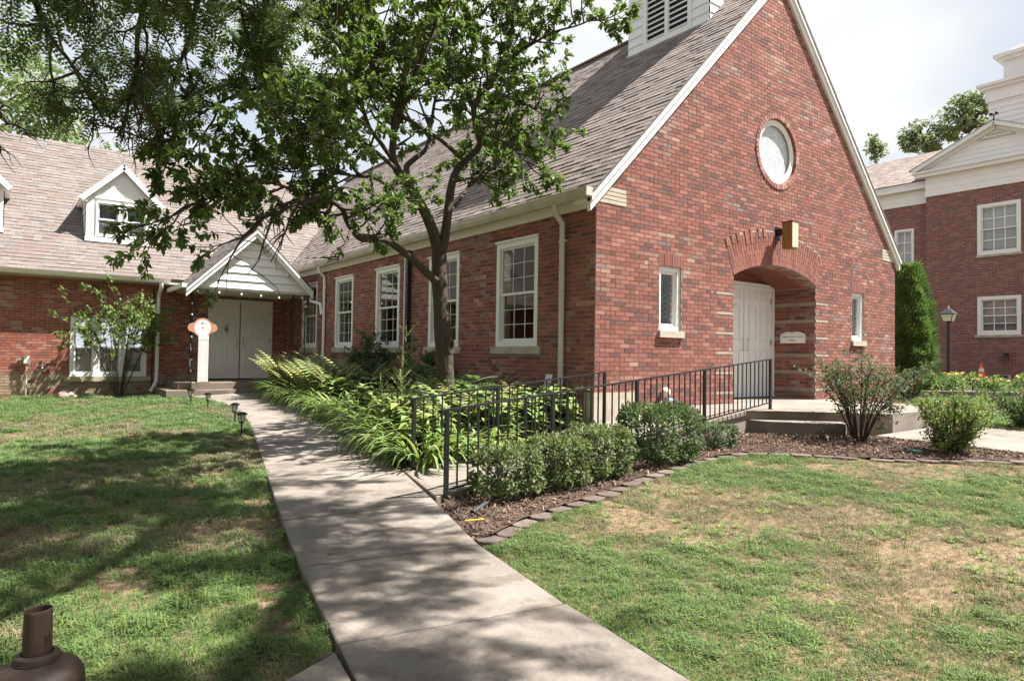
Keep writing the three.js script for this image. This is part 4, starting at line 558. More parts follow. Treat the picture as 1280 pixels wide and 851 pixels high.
// ---------------------------------------------------------------- signs
function print(w, h, draw) { const cv = document.createElement('canvas'); cv.width = w; cv.height = h; draw(cv.getContext('2d')); const t = new THREE.CanvasTexture(cv); t.colorSpace = THREE.SRGBColorSpace; return t; }
{
  const t = print(128, 640, (g) => { g.fillStyle = '#c9b9b3'; g.fillRect(0, 0, 128, 640); g.fillStyle = '#b8a8a2'; for (let i = 0; i < 60; i++) g.fillRect((i * 37) % 128, 60 + ((i * 131) % 520), 3, 40); g.fillStyle = '#d9d2cb'; g.fillRect(0, 0, 128, 52); g.fillRect(0, 588, 128, 52); g.fillStyle = '#6d625a'; g.fillRect(0, 52, 128, 7); g.fillRect(0, 600, 128, 5); for (const [x, y] of [[20, 26], [108, 26], [20, 575], [108, 575]]) { g.beginPath(); g.arc(x, y, 5, 0, 7); g.fill(); } g.font = 'bold 74px serif'; g.textAlign = 'center'; g.lineWidth = 3; g.strokeStyle = '#857b76'; g.fillStyle = '#ece7e2'; 'WELCOME'.split('').forEach((c, i) => { g.strokeText(c, 64, 134 + i * 72); g.fillText(c, 64, 134 + i * 72); }); });
  const o = thing('welcome_sign', 'tall white wooden sign lettered WELCOME on the porch step', 'sign', [3.93, 0.66, -18.0]);
  mesh('board', new B().box(3.81, 0.66, -18.03, 4.05, 1.83, -18.0), M.white, o); const q = new THREE.PlaneGeometry(0.236, 1.166); q.translate(3.93, 1.245, -17.996); mesh('lettering', q, std({ map: t, vertexColors: false }), o); mesh('foot', new B().box(3.78, 0.655, -18.08, 4.08, 0.69, -17.95), std({ color: rgb(0.2, 0.12, 0.06) }), o);
  const p = thing('round_plaque', 'white plaque with orange scalloped ends hung on the porch lattice', 'sign', [3.91, 2.02, -18.05]);
  { const s = new THREE.Shape(); s.moveTo(-0.34, 0); s.absarc(-0.24, 0, 0.10, Math.PI, Math.PI / 2, true); s.lineTo(-0.17, 0.13); s.absellipse(0, 0, 0.22, 0.235, 2.5, 0.64, true); s.lineTo(0.24, 0.10); s.absarc(0.24, 0, 0.10, Math.PI / 2, -Math.PI / 2, true); s.lineTo(0.17, -0.13); s.absellipse(0, 0, 0.22, 0.235, -0.64, -2.5, true); s.lineTo(-0.24, -0.10); s.absarc(-0.24, 0, 0.10, -Math.PI / 2, -Math.PI, true); const g = new THREE.ExtrudeGeometry(s, { depth: 0.012, bevelEnabled: true, bevelSize: 0.004, bevelThickness: 0.004, bevelSegments: 1 }); g.translate(3.91, 2.02, -18.06); mesh('board', g, std({ color: rgb(0.40, 0.19, 0.10) }), p);
    const tt = print(192, 192, (c) => { c.fillStyle = '#d3cbc4'; c.fillRect(0, 0, 192, 192); c.fillStyle = '#46505a'; c.font = 'bold 40px serif'; c.textAlign = 'center'; c.fillRect(78, 34, 16, 26); c.fillRect(108, 40, 26, 8); c.fillRect(84, 30, 30, 8); c.fillStyle = '#c77a5c'; c.beginPath(); c.moveTo(96, 78); c.lineTo(118, 100); c.lineTo(96, 112); c.lineTo(76, 100); c.fill(); c.fillStyle = '#55504c'; for (let i = 0; i < 9; i++) c.fillRect(28 + i * 9, 118 - (i % 3) * 3, 6, 6); for (let i = 0; i < 5; i++) c.fillRect(124 + i * 9, 120 - (i % 2) * 3, 6, 6); });
    const e = new THREE.CircleGeometry(0.2, 40); e.scale(0.95, 1, 1); e.translate(3.91, 2.02, -18.042); mesh('face', e, std({ map: tt, vertexColors: false }), p); mesh('hanger', new B().bar([3.78, 1.7, -18.055], [3.9, 1.84, -18.055], 0.012, 0.012).bar([4.04, 1.7, -18.055], [3.92, 1.84, -18.055], 0.012, 0.012), M.iron, p); }
  // plaque in the church doorway
  const d = thing('door_plaque', 'small white plaque with notched top and black lettering on the doorway brick', 'sign', [12.70, 2.0, -7.55]);
  { const s = new THREE.Shape(); s.moveTo(-0.27, -0.11); s.lineTo(0.27, -0.11); s.lineTo(0.27, 0.06); s.quadraticCurveTo(0.15, 0.15, 0.02, 0.112); s.lineTo(0, 0.105); s.lineTo(-0.02, 0.112); s.quadraticCurveTo(-0.15, 0.15, -0.27, 0.06); const g = new THREE.ExtrudeGeometry(s, { depth: 0.018, bevelEnabled: false }); g.rotateY(-Math.PI / 2); g.translate(12.708, 1.885, -7.52); mesh('board', g, M.white, d);
    const tt = print(512, 192, (c) => { c.fillStyle = '#eeebe4'; c.fillRect(0, 0, 512, 192); c.fillStyle = '#22201f'; c.font = 'bold 58px serif'; c.textAlign = 'center'; c.fillText('Pilgrim Faith Church', 256, 70, 470); c.font = 'bold 50px serif'; c.fillText('Office', 256, 150); }); const e = new THREE.PlaneGeometry(0.5, 0.17); e.rotateY(-Math.PI / 2); e.translate(12.687, 1.865, -7.52); mesh('lettering', e, std({ map: tt, vertexColors: false }), d); }
}
// ---------------------------------------------------------------- the building across the yard
{
  const r = rngOf(404), XB = 30.6, XL = 31.0, gy = 0.6, far = thing('brick_hall', 'tall dark red brick hall with white pediment and tower', 'building', [XB, gy, -10]);
  const HB = [[0.225, 0.078, 0.064], [0.19, 0.064, 0.056], [0.25, 0.095, 0.08], [0.165, 0.064, 0.058], [0.27, 0.12, 0.105], [0.145, 0.072, 0.07]], P = new Pieces('brick', unitBrick, M.brick, HB), pick = (q) => (q() * 6) | 0;
  const f = frame([XB, 0, 0], [0, 0, 1], [-1, 0, 0]), g = frame([XL, 0, 0], [0, 0, 1], [-1, 0, 0]);
  const zr0 = -12.17, zr1 = -5.6, W1 = [-10.30, -8.87, 5.68, 7.67], W2 = [-10.30, -8.87, 2.55, 4.045], vent = [-9.72, -9.2, 0.80, 1.02];
  const a = wallBody('front_wall', f, rect(zr0, 0, zr1, 8.4), [W1, W2].map((w) => rect(w[0], w[2], w[1], w[3])), 0.3, M.mortarPale, far);
  lay(P, a, f, 0.4, 8.36, zr0, (v) => { let iv = [[zr0, -6.6]]; for (const w of [W1, W2]) { if (v > w[2] && v < w[3]) iv = cut(iv, w[0], w[1]); if (v > w[2] - 0.1 && v <= w[2]) iv = cut(iv, w[0] - 0.08, w[1] + 0.08); } if (v > vent[2] && v < vent[3]) iv = cut(iv, vent[0], vent[1]); return iv; }, pick, r);
  const W3 = [-13.58, -12.8, 4.2, 7.18], b = wallBody('recessed_wall', g, rect(-24, 0, zr0 + 0.1, 8.2), [rect(W3[0], W3[2], W3[1], W3[3])], 0.3, M.mortarPale, far);
  lay(P, b, g, 0.4, 8.19, zr0, (v) => { let iv = [[-16.5, zr0 - 0.005]]; if (v > W3[2] && v < W3[3]) iv = cut(iv, W3[0], W3[1]); return iv; }, pick, r);
  P.done(300, 'brickwork');
  const bl = [std({ color: rgb(0.33, 0.32, 0.31), roughness: 0.9 }), std({ color: rgb(0.42, 0.42, 0.42), roughness: 0.9 })], bl2 = [std({ color: rgb(0.15, 0.14, 0.13), roughness: 0.9 }), std({ color: rgb(0.26, 0.21, 0.19), roughness: 0.9 })];
  hung(far, f, ...W1, { cols: 3, rows: 2, cas: 0.13, out: 0.05, mat: M.white, blind: bl, mw: 0.035, sill: [0.06, 0.09, 0.07] }); hung(far, f, ...W2, { cols: 3, rows: 2, cas: 0.13, out: 0.05, mat: M.white, blind: bl2, mw: 0.03, sill: [0.08, 0.09, 0.08] }); hung(far, g, ...W3, { cols: 2, rows: 3, cas: 0.09, out: 0.04, mat: M.white, blind: bl, mw: 0.035 });
  // entablature boards, pediment
  const bd = (F, z0, z1, y0, y1, n0, n1, name) => mesh(name, fbox(new B(), F, z0, z1, y0, y1, n0, n1), M.white, far);
  for (let k = 0; k < 3; k++) { bd(f, zr0 - 0.02, -6.9, 8.33 + k * 0.27, 8.33 + k * 0.27 + 0.262, 0, 0.05 - k * 0.008, 'frieze_board'); bd(g, -24, zr0 - 0.02, 8.17 + k * 0.2, 8.17 + k * 0.2 + 0.194, 0, 0.05 - k * 0.008, 'frieze_board'); }
  bd(f, zr0 - 0.34, -6.8, 9.13, 9.29, -0.1, 0.28, 'cornice'); bd(f, zr0 - 0.42, -6.8, 9.29, 9.36, -0.1, 0.36, 'cornice'); bd(g, -24, zr0 - 0.06, 8.77, 8.90, -0.1, 0.3, 'cornice'); bd(g, -24, zr0 - 0.07, 8.90, 9.10, -0.1, 0.22, 'cornice');
  const zc = -9.65, hw = 2.95, pk = 10.72, pb = 9.36;
  for (let k = 0; k < 7; k++) { const y0 = pb + k * 0.19, y1 = y0 + 0.19, h = (y) => Math.max(0.02, hw * (1 - (y - pb) / (pk - pb)) - 0.1), s = new B(); s.poly([f.at(zc - h(y0), y0, 0.02), f.at(zc + h(y0), y0, 0.02), f.at(zc + h(y1), y1, 0.0), f.at(zc - h(y1), y1, 0.0)]).poly([f.at(zc - h(y0), y0, 0), f.at(zc + h(y0), y0, 0), f.at(zc + h(y0), y0, 0.02), f.at(zc - h(y0), y0, 0.02)]); mesh('clapboard', s, M.white, far); }
  for (let k = 0; k < 4; k++) { const y = 10.2 + k * 0.075, h = 0.62 - k * 0.15; mesh('louvre', fbox(new B(), f, zc - h, zc + h, y, y + 0.035, 0.0, 0.05), k % 2 ? M.white : M.gutter, far); }
  for (const s of [-1, 1]) { const bb = new B(); bb.bar(f.at(zc + s * (hw + 0.02), pb + 0.05, 0.16), f.at(zc, pk + 0.05, 0.16), 0.36, 0.17); bb.bar(f.at(zc + s * (hw - 0.1), pb + 0.0, 0.06), f.at(zc, pk - 0.10, 0.06), 0.1, 0.12); mesh('rake_cornice', bb, M.white, far); const rr = new B(), p = [f.at(zc + s * (hw + 0.1), pb + 0.12, 0.36), f.at(zc, pk + 0.15, 0.36), f.at(zc, pk + 0.15, -4.5), f.at(zc + s * (hw + 0.1), pb + 0.12, -4.5)]; rr.poly(s < 0 ? p : p.reverse()); rr.poly(s < 0 ? [...p].reverse().map((q) => [q[0], q[1] - 0.04, q[2]]) : [...p].reverse().map((q) => [q[0], q[1] - 0.04, q[2]])); mesh('pediment_roof', rr, (() => { const m = M.shingle.clone(); m.color.setRGB(0.2, 0.165, 0.15); return m; })(), far); }
  { const v = new B(); v.tube([f.at(zc, pk + 0.15, 0.3), f.at(zc, pk + 0.34, 0.3)], 0.025, 6); for (const s of [-1, 1]) v.add(new THREE.SphereGeometry(0.07, 8, 6), [1, 1, 1], new THREE.Matrix4().makeTranslation(...f.at(zc + s * 0.09, pk + 0.36, 0.3))); mesh('floodlights', v, M.dark, far); }
  // main roof
  const X0 = XL - 0.3, Y0 = 9.12, X1 = 36.4, Y1 = 11.86, L = Math.hypot(X1 - X0, Y1 - Y0), W = [(X1 - X0) / L, (Y1 - Y0) / L, 0], N = [-W[1], W[0], 0], rb = new B(); rb.poly([[X0, Y0 - 0.02, -24], [X0, Y0 - 0.02, -5], [X1, Y1 - 0.02, -5], [X1, Y1 - 0.02, -24]]).poly([[X1, Y1 - 0.02, -24], [X1, Y1 - 0.02, -5], [42, Y0, -5], [42, Y0, -24]]);
  const roof = mesh('roof', rb, M.roofdeck, far), S = new Pieces('shingle', unitTab, M.shingle, [[0.24, 0.19, 0.165], [0.22, 0.175, 0.155], [0.26, 0.21, 0.185], [0.2, 0.155, 0.14]]); shingles(S, roof, [X0, Y0 - 0.02, -19], [0, 0, 1], W, N, 13, L, (q) => (q() * 4) | 0, r, null, 0.2); S.done(200, 'shingle_courses');
  mesh('far_walls', new B().box(31.3, 0, -24, 41.8, 9.0, -23.8).box(31.3, 0, -5.8, 41.8, 9.0, -5.6).box(41.6, 0, -23.8, 41.8, 9.0, -5.8), (() => { const m = M.brick.clone(); m.color.setRGB(0.22, 0.07, 0.058); return m; })(), far);
  // tower
  const tw = (x0, z0, z1, y0, y1, name) => { const dx = z1 - z0, t = mesh(name, new B().box(x0 + 0.02, y0, z0 + 0.02, x0 + dx - 0.02, y1, z1 - 0.02), M.white, far), F = frame([x0, 0, 0], [0, 0, 1], [-1, 0, 0]), Q = frame([0, 0, z1], [1, 0, 0], [0, 0, 1]); return [t, F, Q, dx]; };
  { const [t, F, Q, dx] = tw(36, -11.67, -7.4, 9.5, 13.9, 'tower'); for (let k = 0; k < 17; k++) { const y = 9.5 + k * 0.24; for (const [fr, a0, a1] of [[F, -11.67, -7.4], [Q, 36, 36 + dx]]) { const s = new B(); s.poly([fr.at(a0, y, 0.03), fr.at(a1, y, 0.03), fr.at(a1, y + 0.24, 0.0), fr.at(a0, y + 0.24, 0)]).poly([fr.at(a0, y, 0), fr.at(a1, y, 0), fr.at(a1, y, 0.03), fr.at(a0, y, 0.03)]); mesh('clapboard', s, M.white, t); } }
    const c = new B(); c.box(35.9, 13.45, -11.77, 40.37, 14.0, -7.3).box(35.75, 14.0, -11.92, 40.5, 14.14, -7.15).box(35.6, 14.14, -12.05, 40.65, 14.26, -7.02); mesh('tower_cornice', c, M.white, t); }
  { const [t] = tw(36.3, -11.2, -7.87, 14.26, 15.55, 'upper_tower'); const c = new B(); c.box(36.15, 15.3, -11.35, 39.8, 15.45, -7.72).box(36.0, 15.45, -11.5, 39.95, 15.6, -7.57).box(36.5, 15.6, -10.95, 39.4, 15.95, -8.1); mesh('tower_cornice', c, M.white, t); }
  mesh('vent', fbox(fbox(new B(), f, vent[0], vent[1], vent[2], vent[3], -0.05, 0.02), f, vent[0] - 0.04, vent[1] + 0.04, vent[2] - 0.04, vent[2], -0.05, 0.05), M.stone, far); mesh('vent_opening', fbox(new B(), f, vent[0] + 0.05, vent[1] - 0.1, vent[2] + 0.1, vent[3] - 0.03, 0.0, 0.024), M.black, far);
  mesh('wall_lamp', fbox(new B(), f, -9.4, -9.28, 1.75, 1.85, 0, 0.2).add(new THREE.ConeGeometry(0.17, 0.2, 10), [1, 1, 1], new THREE.Matrix4().makeTranslation(XB - 0.22, 1.73, -9.34)), std({ color: rgb(0.05, 0.02, 0.018) }), far);
}
// ---------------------------------------------------------------- railings
function railing(label, A, Bq, posts, top, bottom) {    // A, Bq: [x, z]; posts: shares along it; top/bottom: heights at both ends
  const o = thing('ramp_railing', label, 'railing', [(A[0] + Bq[0]) / 2, (bottom[0] + bottom[1]) / 2, (A[1] + Bq[1]) / 2]);
  const P = (t, y) => [lerp(A[0], Bq[0], t), y, lerp(A[1], Bq[1], t)], ty = (t) => lerp(top[0], top[1], t), by = (t) => lerp(bottom[0], bottom[1], t), L = Math.hypot(Bq[0] - A[0], Bq[1] - A[1]);
  mesh('top_rail', new B().bar(P(-0.012, ty(0) - 0.005), P(1.004, ty(1)), 0.042, 0.018), M.iron, o);
  mesh('bottom_rail', new B().bar(P(0.002, by(0) + 0.10), P(1, by(1) + 0.10), 0.026, 0.014), M.iron, o);
  for (const t of posts) { const p = mesh('post', new B().bar(P(t, by(t) - 0.08), P(t, ty(t) - 0.01), 0.036, 0.036, undefined, [1, 0, 0]), M.iron, o); mesh('base_plate', new B().box(P(t, 0)[0] - 0.035, by(t) - 0.002, P(t, 0)[2] - 0.035, P(t, 0)[0] + 0.035, by(t) + 0.004, P(t, 0)[2] + 0.035), M.iron, p); }
  const n = Math.round(L / 0.125); for (let i = 1; i < n; i++) { const t = i / n; if (posts.some((q) => Math.abs(q - t) * L < 0.045)) continue; mesh('picket', new B().bar(P(t, by(t) + 0.107), P(t, ty(t) - 0.012), 0.013, 0.013, undefined, [1, 0, 0]), M.iron, o); }
  { const b = new B(), q = P(0, 0), s = P(-0.012, 0); b.tube([[s[0], ty(0) - 0.01, s[2]], [lerp(s[0], q[0], 0.3), ty(0) - 0.10, lerp(s[2], q[2], 0.3)], [q[0], ty(0) - 0.17, q[2]]], 0.010, 6); mesh('scroll', b, M.iron, o); }
}
railing('long black iron railing along the lawn side of the ramp', [3.2, -5.23], [9.40, -5.93], [0, 0.222, 0.455, 0.697, 1], [0.925, 1.44], [0.112, 0.674]);
railing('short black iron railing between the ramp and the planted bed', [3.53, -6.45], [6.62, -6.70], [0, 0.38, 1], [0.952, 1.224], [0.14, 0.40]);
// ---------------------------------------------------------------- wall lantern over the arch
{
  const o = thing('wall_lantern', 'wooden box lantern on a black bracket above the church arch', 'lamp', [11.38, 3.7, -6.8]), wd = std({ color: rgb(0.30, 0.15, 0.05), roughness: 0.5, map: rep(barkT, 1) }), x0 = 11.27, x1 = 11.47, y0 = 3.46, y1 = 3.93, z0 = -6.89, z1 = -6.70;
  mesh('bracket', new B().box(11.33, 3.72, FZ + 0.01, 11.41, 3.84, z0).box(11.30, 3.66, FZ + 0.005, 11.44, 3.88, FZ + 0.03), M.iron, o);
  mesh('body', new B().box(x0, y0, z0, x1, y1, z1), wd, o); mesh('front_panel', new B().box(x0 + 0.006, y0 + 0.01, z1, x1 - 0.006, y1 - 0.006, z1 + 0.012), std({ color: rgb(0.62, 0.52, 0.38), roughness: 0.6, map: rep(blotch, 2) }), o);
  mesh('top_cap', new B().box(x0 - 0.012, y1, z0 - 0.012, x1 + 0.012, y1 + 0.015, z1 + 0.018), M.dark, o); mesh('under_panel', new B().box(x0 + 0.01, y0 - 0.012, z0 + 0.01, x1 - 0.01, y0, z1), std({ color: rgb(0.20, 0.26, 0.06) }), o);
}
// ---------------------------------------------------------------- path lights
{
  const o = local('path_light'), st = std({ color: rgb(0.02, 0.02, 0.022), roughness: 0.4 });
  mesh('stake', new B().tube([[0, -0.1, 0], [0, 0.18, 0]], 0.013, 8).tube([[0, 0.17, 0], [0, 0.19, 0]], [0.03, 0.042], 10), st, o);
  const la = mesh('lantern', new B().tube([[0, 0.19, 0], [0, 0.20, 0]], 0.046, 12), st, o); for (let k = 0; k < 4; k++) { const a = k * 1.571 + 0.4; mesh('bar', new B().tube([[0.042 * Math.cos(a), 0.195, 0.042 * Math.sin(a)], [0.052 * Math.cos(a), 0.30, 0.052 * Math.sin(a)]], 0.005, 5), st, la); }
  mesh('lens', new B().tube([[0, 0.20, 0], [0, 0.295, 0]], [0.036, 0.044], 14, [1, 1, 1]), std({ color: rgb(0.62, 0.60, 0.52), roughness: 0.15 }), la);
  mesh('cap', new B().tube([[0, 0.298, 0], [0, 0.315, 0], [0, 0.335, 0], [0, 0.342, 0]], [0.085, 0.08, 0.04, 0.001], 16), st, o);
  [[2.88, -10.61, 'near bend'], [3.18, -12.14, ''], [3.32, -14.7, ''], [3.26, -15.99, '']].forEach(([x, z], i) => put(i ? o.clone() : o, 'small black solar path light staked in the lawn edge', 'path light', 'solar lights along the walk', [x, G(x, z) + 0.02, z], i * 0.7));
  const f = o.clone(); put(f, 'toppled black path light lying in mulch by the front steps', 'path light', null, [9.2, G(9.2, -5.0) + 0.08, -4.98]); f.rotation.set(1.2, 0.5, 1.1);
}
// ---------------------------------------------------------------- brown vessel in the foreground
{
  const o = local('brown_urn'), m = std({ color: rgb(0.044, 0.025, 0.015), roughness: 0.52, map: rep(blotch, 3), bumpMap: rep(grain, 5), bumpScale: 0.0012 });
  const prof = [[0.001, 0], [0.17, 0], [0.19, 0.02], [0.185, 0.05], [0.165, 0.08], [0.17, 0.2], [0.172, 0.28], [0.168, 0.315], [0.15, 0.345], [0.12, 0.365], [0.083, 0.380], [0.081, 0.384], [0.081, 0.402], [0.075, 0.409], [0.058, 0.412]].map((p) => new THREE.Vector2(...p));
  mesh('body', new B().add(new THREE.LatheGeometry(prof, 48)), m, o);
  const nk = [[0.056, 0.405], [0.0555, 0.50], [0.053, 0.575], [0.0535, 0.585], [0.050, 0.588], [0.0475, 0.583], [0.047, 0.45]].map((p) => new THREE.Vector2(...p)), ng = new THREE.LatheGeometry(nk, 40); ng.scale(1, 1, 0.86); mesh('neck', new B().add(ng), m, o);
  mesh('neck_floor', new B().tube([[0, 0.44, 0], [0, 0.45, 0]], 0.047, 20), M.black, o); mesh('seam', new B().add(new THREE.TorusGeometry(0.0835, 0.0035, 6, 40), [1, 1, 1], new THREE.Matrix4().makeRotationX(Math.PI / 2).setPosition(0, 0.383, 0)), m, o);
  { const b = new B(), a0 = 0.42, z = 0.0475; b.box(-0.012, 0.455, z - 0.004, -0.008, 0.487, z + 0.003).box(0.008, 0.455, z - 0.004, 0.012, 0.487, z + 0.002).box(-0.012, 0.484, z - 0.004, 0.012, 0.488, z + 0.003).box(-0.002, 0.46, z - 0.003, 0.002, 0.474, z + 0.003); const e = mesh('emblem', b, m, o); }
  put(o, 'dark brown plastic urn with an open tubular neck standing in the grass', 'urn', null, [0.115, G(0.1, -2.83) + 0.0, -2.83], 0.75, 0.83);
}
// ---------------------------------------------------------------- hose tap by the wall
{
  const o = thing('hose_tap', 'white capped hose tap with a blue hose coil below on church front', 'tap', [8.15, 0.8, FZ + 0.1]);
  mesh('cap', new B().add(new THREE.SphereGeometry(0.075, 16, 12), [1, 1, 1], new THREE.Matrix4().makeScale(1, 1.05, 0.9).setPosition(8.2, 0.90, FZ + 0.09)), std({ color: rgb(0.68, 0.62, 0.5) }), o); mesh('pipe', new B().tube([[8.2, 0.9, FZ], [8.2, 0.9, FZ + 0.09]], 0.02, 8), M.gutter, o);
  const pts = []; for (let k = 0; k <= 60; k++) { const a = k * 0.42; pts.push([8.27 + (0.12 + 0.02 * Math.sin(k)) * Math.cos(a), 0.72 + 0.09 * Math.sin(a) - 0.0006 * k, FZ + 0.1 + 0.0016 * k]); } mesh('hose', new B().tube(pts, 0.014, 7), std({ color: rgb(0.05, 0.14, 0.19), roughness: 0.5 }), o); mesh('lead', new B().tube([[8.2, 0.83, FZ + 0.1], [8.0, 0.72, FZ + 0.12], [7.7, 0.6, FZ + 0.1], [7.5, 0.54, FZ + 0.12]], 0.009, 6), std({ color: rgb(0.55, 0.4, 0.3) }), o);
}
// white splash extension leaning under the downspout, black tub in the bed
solo('downspout_extension', new B().obox([6.52, 0.76, -7.86], [0.038, 0.0, 0.012], [0.035, 0.40, 0.055], [-0.008, 0.0, 0.026]).obox([6.487, 0.76, -7.87], [0.006, 0, 0.0], [0.035, 0.395, 0.055], [-0.009, 0, 0.038]), M.white, 'white plastic downspout extension tilted up against the church wall', 'downspout');
{ const o = thing('black_tub', 'round black plastic tub half hidden in the plants under the windows', 'tub', [5.95, G(5.95, -11.6), -11.6]); const y = G(5.95, -11.6); mesh('basin', new B().add(new THREE.LatheGeometry([[0.5, 0], [0.6, 0.62], [0.66, 0.64], [0.66, 0.68], [0.58, 0.68], [0.5, 0.1], [0.01, 0.08]].map((p) => new THREE.Vector2(...p)), 32), [1, 1, 1], new THREE.Matrix4().makeTranslation(5.95, y, -11.6)), std({ color: rgb(0.012, 0.012, 0.014), roughness: 0.35 }), o); }
// little things in the mulch and on the lawn
solo('drain_pipe', new B().tube([[3.09, G(3.1, -4.6) + 0.05, -4.63], [3.3, G(3.3, -4.7) + 0.06, -4.76], [3.55, G(3.5, -4.9) + 0.07, -4.92]], 0.019, 10), std({ color: rgb(0.03, 0.033, 0.036), roughness: 0.5 }), 'black corrugated drain pipe poking from the mulch below the hedge', 'pipe');
solo('yellow_strip', new B().bar([2.9, G(2.9, -4.45) + 0.055, -4.45], [3.05, G(3, -4.4) + 0.055, -4.40], 0.016, 0.006), std({ color: rgb(0.75, 0.42, 0.04) }), 'thin yellow strip of plastic lying in the mulch', 'litter');
solo('valve_cover', new B().add(new THREE.CylinderGeometry(0.075, 0.08, 0.02, 20), [1, 1, 1], new THREE.Matrix4().makeTranslation(8.8, G(8.8, -3.62) + 0.055, -3.62)), std({ color: rgb(0.05, 0.16, 0.12), roughness: 0.6 }), 'round green valve cover set in the mulch by the edging', 'cover');
{ const o = local('broken_stone'), r = rngOf(31), g = new THREE.IcosahedronGeometry(0.16, 2), p = g.attributes.position; for (let i = 0; i < p.count; i++) { const n = 0.75 + 0.5 * vnoise(p.getX(i) * 12 + 5, p.getY(i) * 12 + p.getZ(i) * 9, 3); p.setXYZ(i, p.getX(i) * n * 1.35, p.getY(i) * n * 0.7, p.getZ(i) * n); } g.computeVertexNormals(); mesh('stone', g, std({ color: rgb(0.34, 0.26, 0.21), roughness: 0.95, map: rep(blotch, 3), bumpMap: rep(grain, 4), bumpScale: 0.02 }), o); put(o, 'broken lump of pinkish masonry lying on the lawn before the wing', 'stone', null, [1.18, G(1.18, -19) + 0.06, -19.0]); }
{ const o = thing('utility_pipe', 'grey conduit with a small junction box on the wing wall', 'pipe', [0.42, 0.28, ZW + 0.1]); mesh('conduit', new B().tube([[0.42, 0.26, ZW + 0.09], [0.42, 1.1, ZW + 0.09]], 0.022, 8), M.gutter, o); mesh('junction_box', new B().box(0.36, 1.08, ZW + 0.02, 0.48, 1.26, ZW + 0.13), M.trim, o); mesh('tap', new B().tube([[0.75, 1.02, ZW], [0.75, 1.02, ZW + 0.1], [0.73, 0.96, ZW + 0.12]], 0.018, 7), M.gutter, o); }
solo('lawn_cover', new B().add(new THREE.CylinderGeometry(0.2, 0.2, 0.03, 24), [1, 1, 1], new THREE.Matrix4().makeTranslation(2.75, G(2.7, -19) + 0.03, -19.3)), std({ color: rgb(0.12, 0.22, 0.2) }), 'flat green utility cover in the grass below the wing window', 'cover');
// ---------------------------------------------------------------- lamp post, flower bed wall, cone
{
  const px = 23.3, pz = -8.63, y = G(px, pz), o = thing('lamp_post', 'black lamp post with a frosted lantern before the brick hall', 'lamp post', [px, y, pz]);
  mesh('post', new B().tube([[px, y, pz], [px, y + 0.1, pz], [px, y + 0.12, pz], [px, y + 2.0, pz], [px, 2.68, pz]], [0.09, 0.09, 0.05, 0.045, 0.042], 12).tube([[px, 2.66, pz], [px, 2.72, pz]], [0.05, 0.11], 8), M.iron, o);
  const four = (y0, w0, y1, w1) => { const b = new B(), c = [[-1, 1], [1, 1], [1, -1], [-1, -1]]; for (let i = 0; i < 4; i++) { const a = c[i], d = c[(i + 1) % 4]; b.poly([[px + a[0] * w0, y0, pz + a[1] * w0], [px + d[0] * w0, y0, pz + d[1] * w0], [px + d[0] * w1, y1, pz + d[1] * w1], [px + a[0] * w1, y1, pz + a[1] * w1]]); } return b; };
  const l = mesh('lantern', four(2.93, 0.205, 2.955, 0.20), M.iron, o); mesh('glass', four(2.725, 0.115, 2.93, 0.172), std({ color: rgb(0.62, 0.62, 0.58), roughness: 0.3 }), l); const ed = new B(); for (const [a, d] of [[-1, 1], [1, 1], [1, -1], [-1, -1]]) ed.bar([px + a * 0.115, 2.72, pz + d * 0.115], [px + a * 0.175, 2.935, pz + d * 0.175], 0.018, 0.018); mesh('ribs', ed, M.iron, l); mesh('roof', four(2.955, 0.2, 3.10, 0.06), std({ color: rgb(0.05, 0.055, 0.06), roughness: 0.35, metalness: 0.3 }), l); mesh('finial', new B().tube([[px, 3.10, pz], [px, 3.13, pz], [px, 3.15, pz], [px, 3.22, pz]], [0.05, 0.03, 0.04, 0.005], 8), std({ color: rgb(0.5, 0.5, 0.5), roughness: 0.3, metalness: 0.6 }), l);
  const r = rngOf(33), w = thing('garden_wall', 'low stone wall holding up the marigold bed', 'wall', [21, 0.5, -7]), mt = [0, 1, 2].map((k) => std({ color: rgb(0.24 + 0.05 * k, 0.21 + 0.05 * k, 0.18 + 0.04 * k), roughness: 0.95, map: rep(blotch, 3) }));
  const A = [18.6, -7.8], Bq = [22.4, -4.4], n = 16; for (let row = 0; row < 2; row++) for (let i = 0; i < n; i++) { const t0 = (i + (row % 2) * 0.5) / n, t1 = t0 + 0.96 / n; const a = [lerp(A[0], Bq[0], t0), lerp(A[1], Bq[1], t0)], c = [lerp(A[0], Bq[0], t1), lerp(A[1], Bq[1], t1)], yy = 0.42 + row * 0.12; mesh('wall_stone', new B().bar([a[0], yy + 0.06, a[1]], [c[0], yy + 0.06, c[1]], 0.2 + 0.03 * r(), 0.11), mt[(r() * 3) | 0], w); } for (let i = 0; i < 8; i++) { const t0 = i / 8, t1 = (i + 0.97) / 8; mesh('coping', new B().bar([lerp(A[0], Bq[0], t0), 0.69, lerp(A[1], Bq[1], t0)], [lerp(A[0], Bq[0], t1), 0.69, lerp(A[1], Bq[1], t1)], 0.28, 0.05), M.concrete, w); }
  const c = local('traffic_cone'); mesh('cone', new B().add(new THREE.ConeGeometry(0.17, 0.72, 20), [1, 1, 1], new THREE.Matrix4().makeTranslation(0, 0.38, 0)), std({ color: rgb(0.75, 0.11, 0.03), roughness: 0.5 }), c); mesh('collar', new B().tube([[0, 0.38, 0], [0, 0.5, 0]], [0.092, 0.066], 18), M.white, c); mesh('base', new B().box(-0.2, 0, -0.2, 0.2, 0.03, 0.2), std({ color: rgb(0.6, 0.08, 0.02) }), c); put(c, 'orange traffic cone with a white band behind the marigolds', 'traffic cone', null, [27.5, G(27.5, -9.2) + 0.15, -9.15]);
}
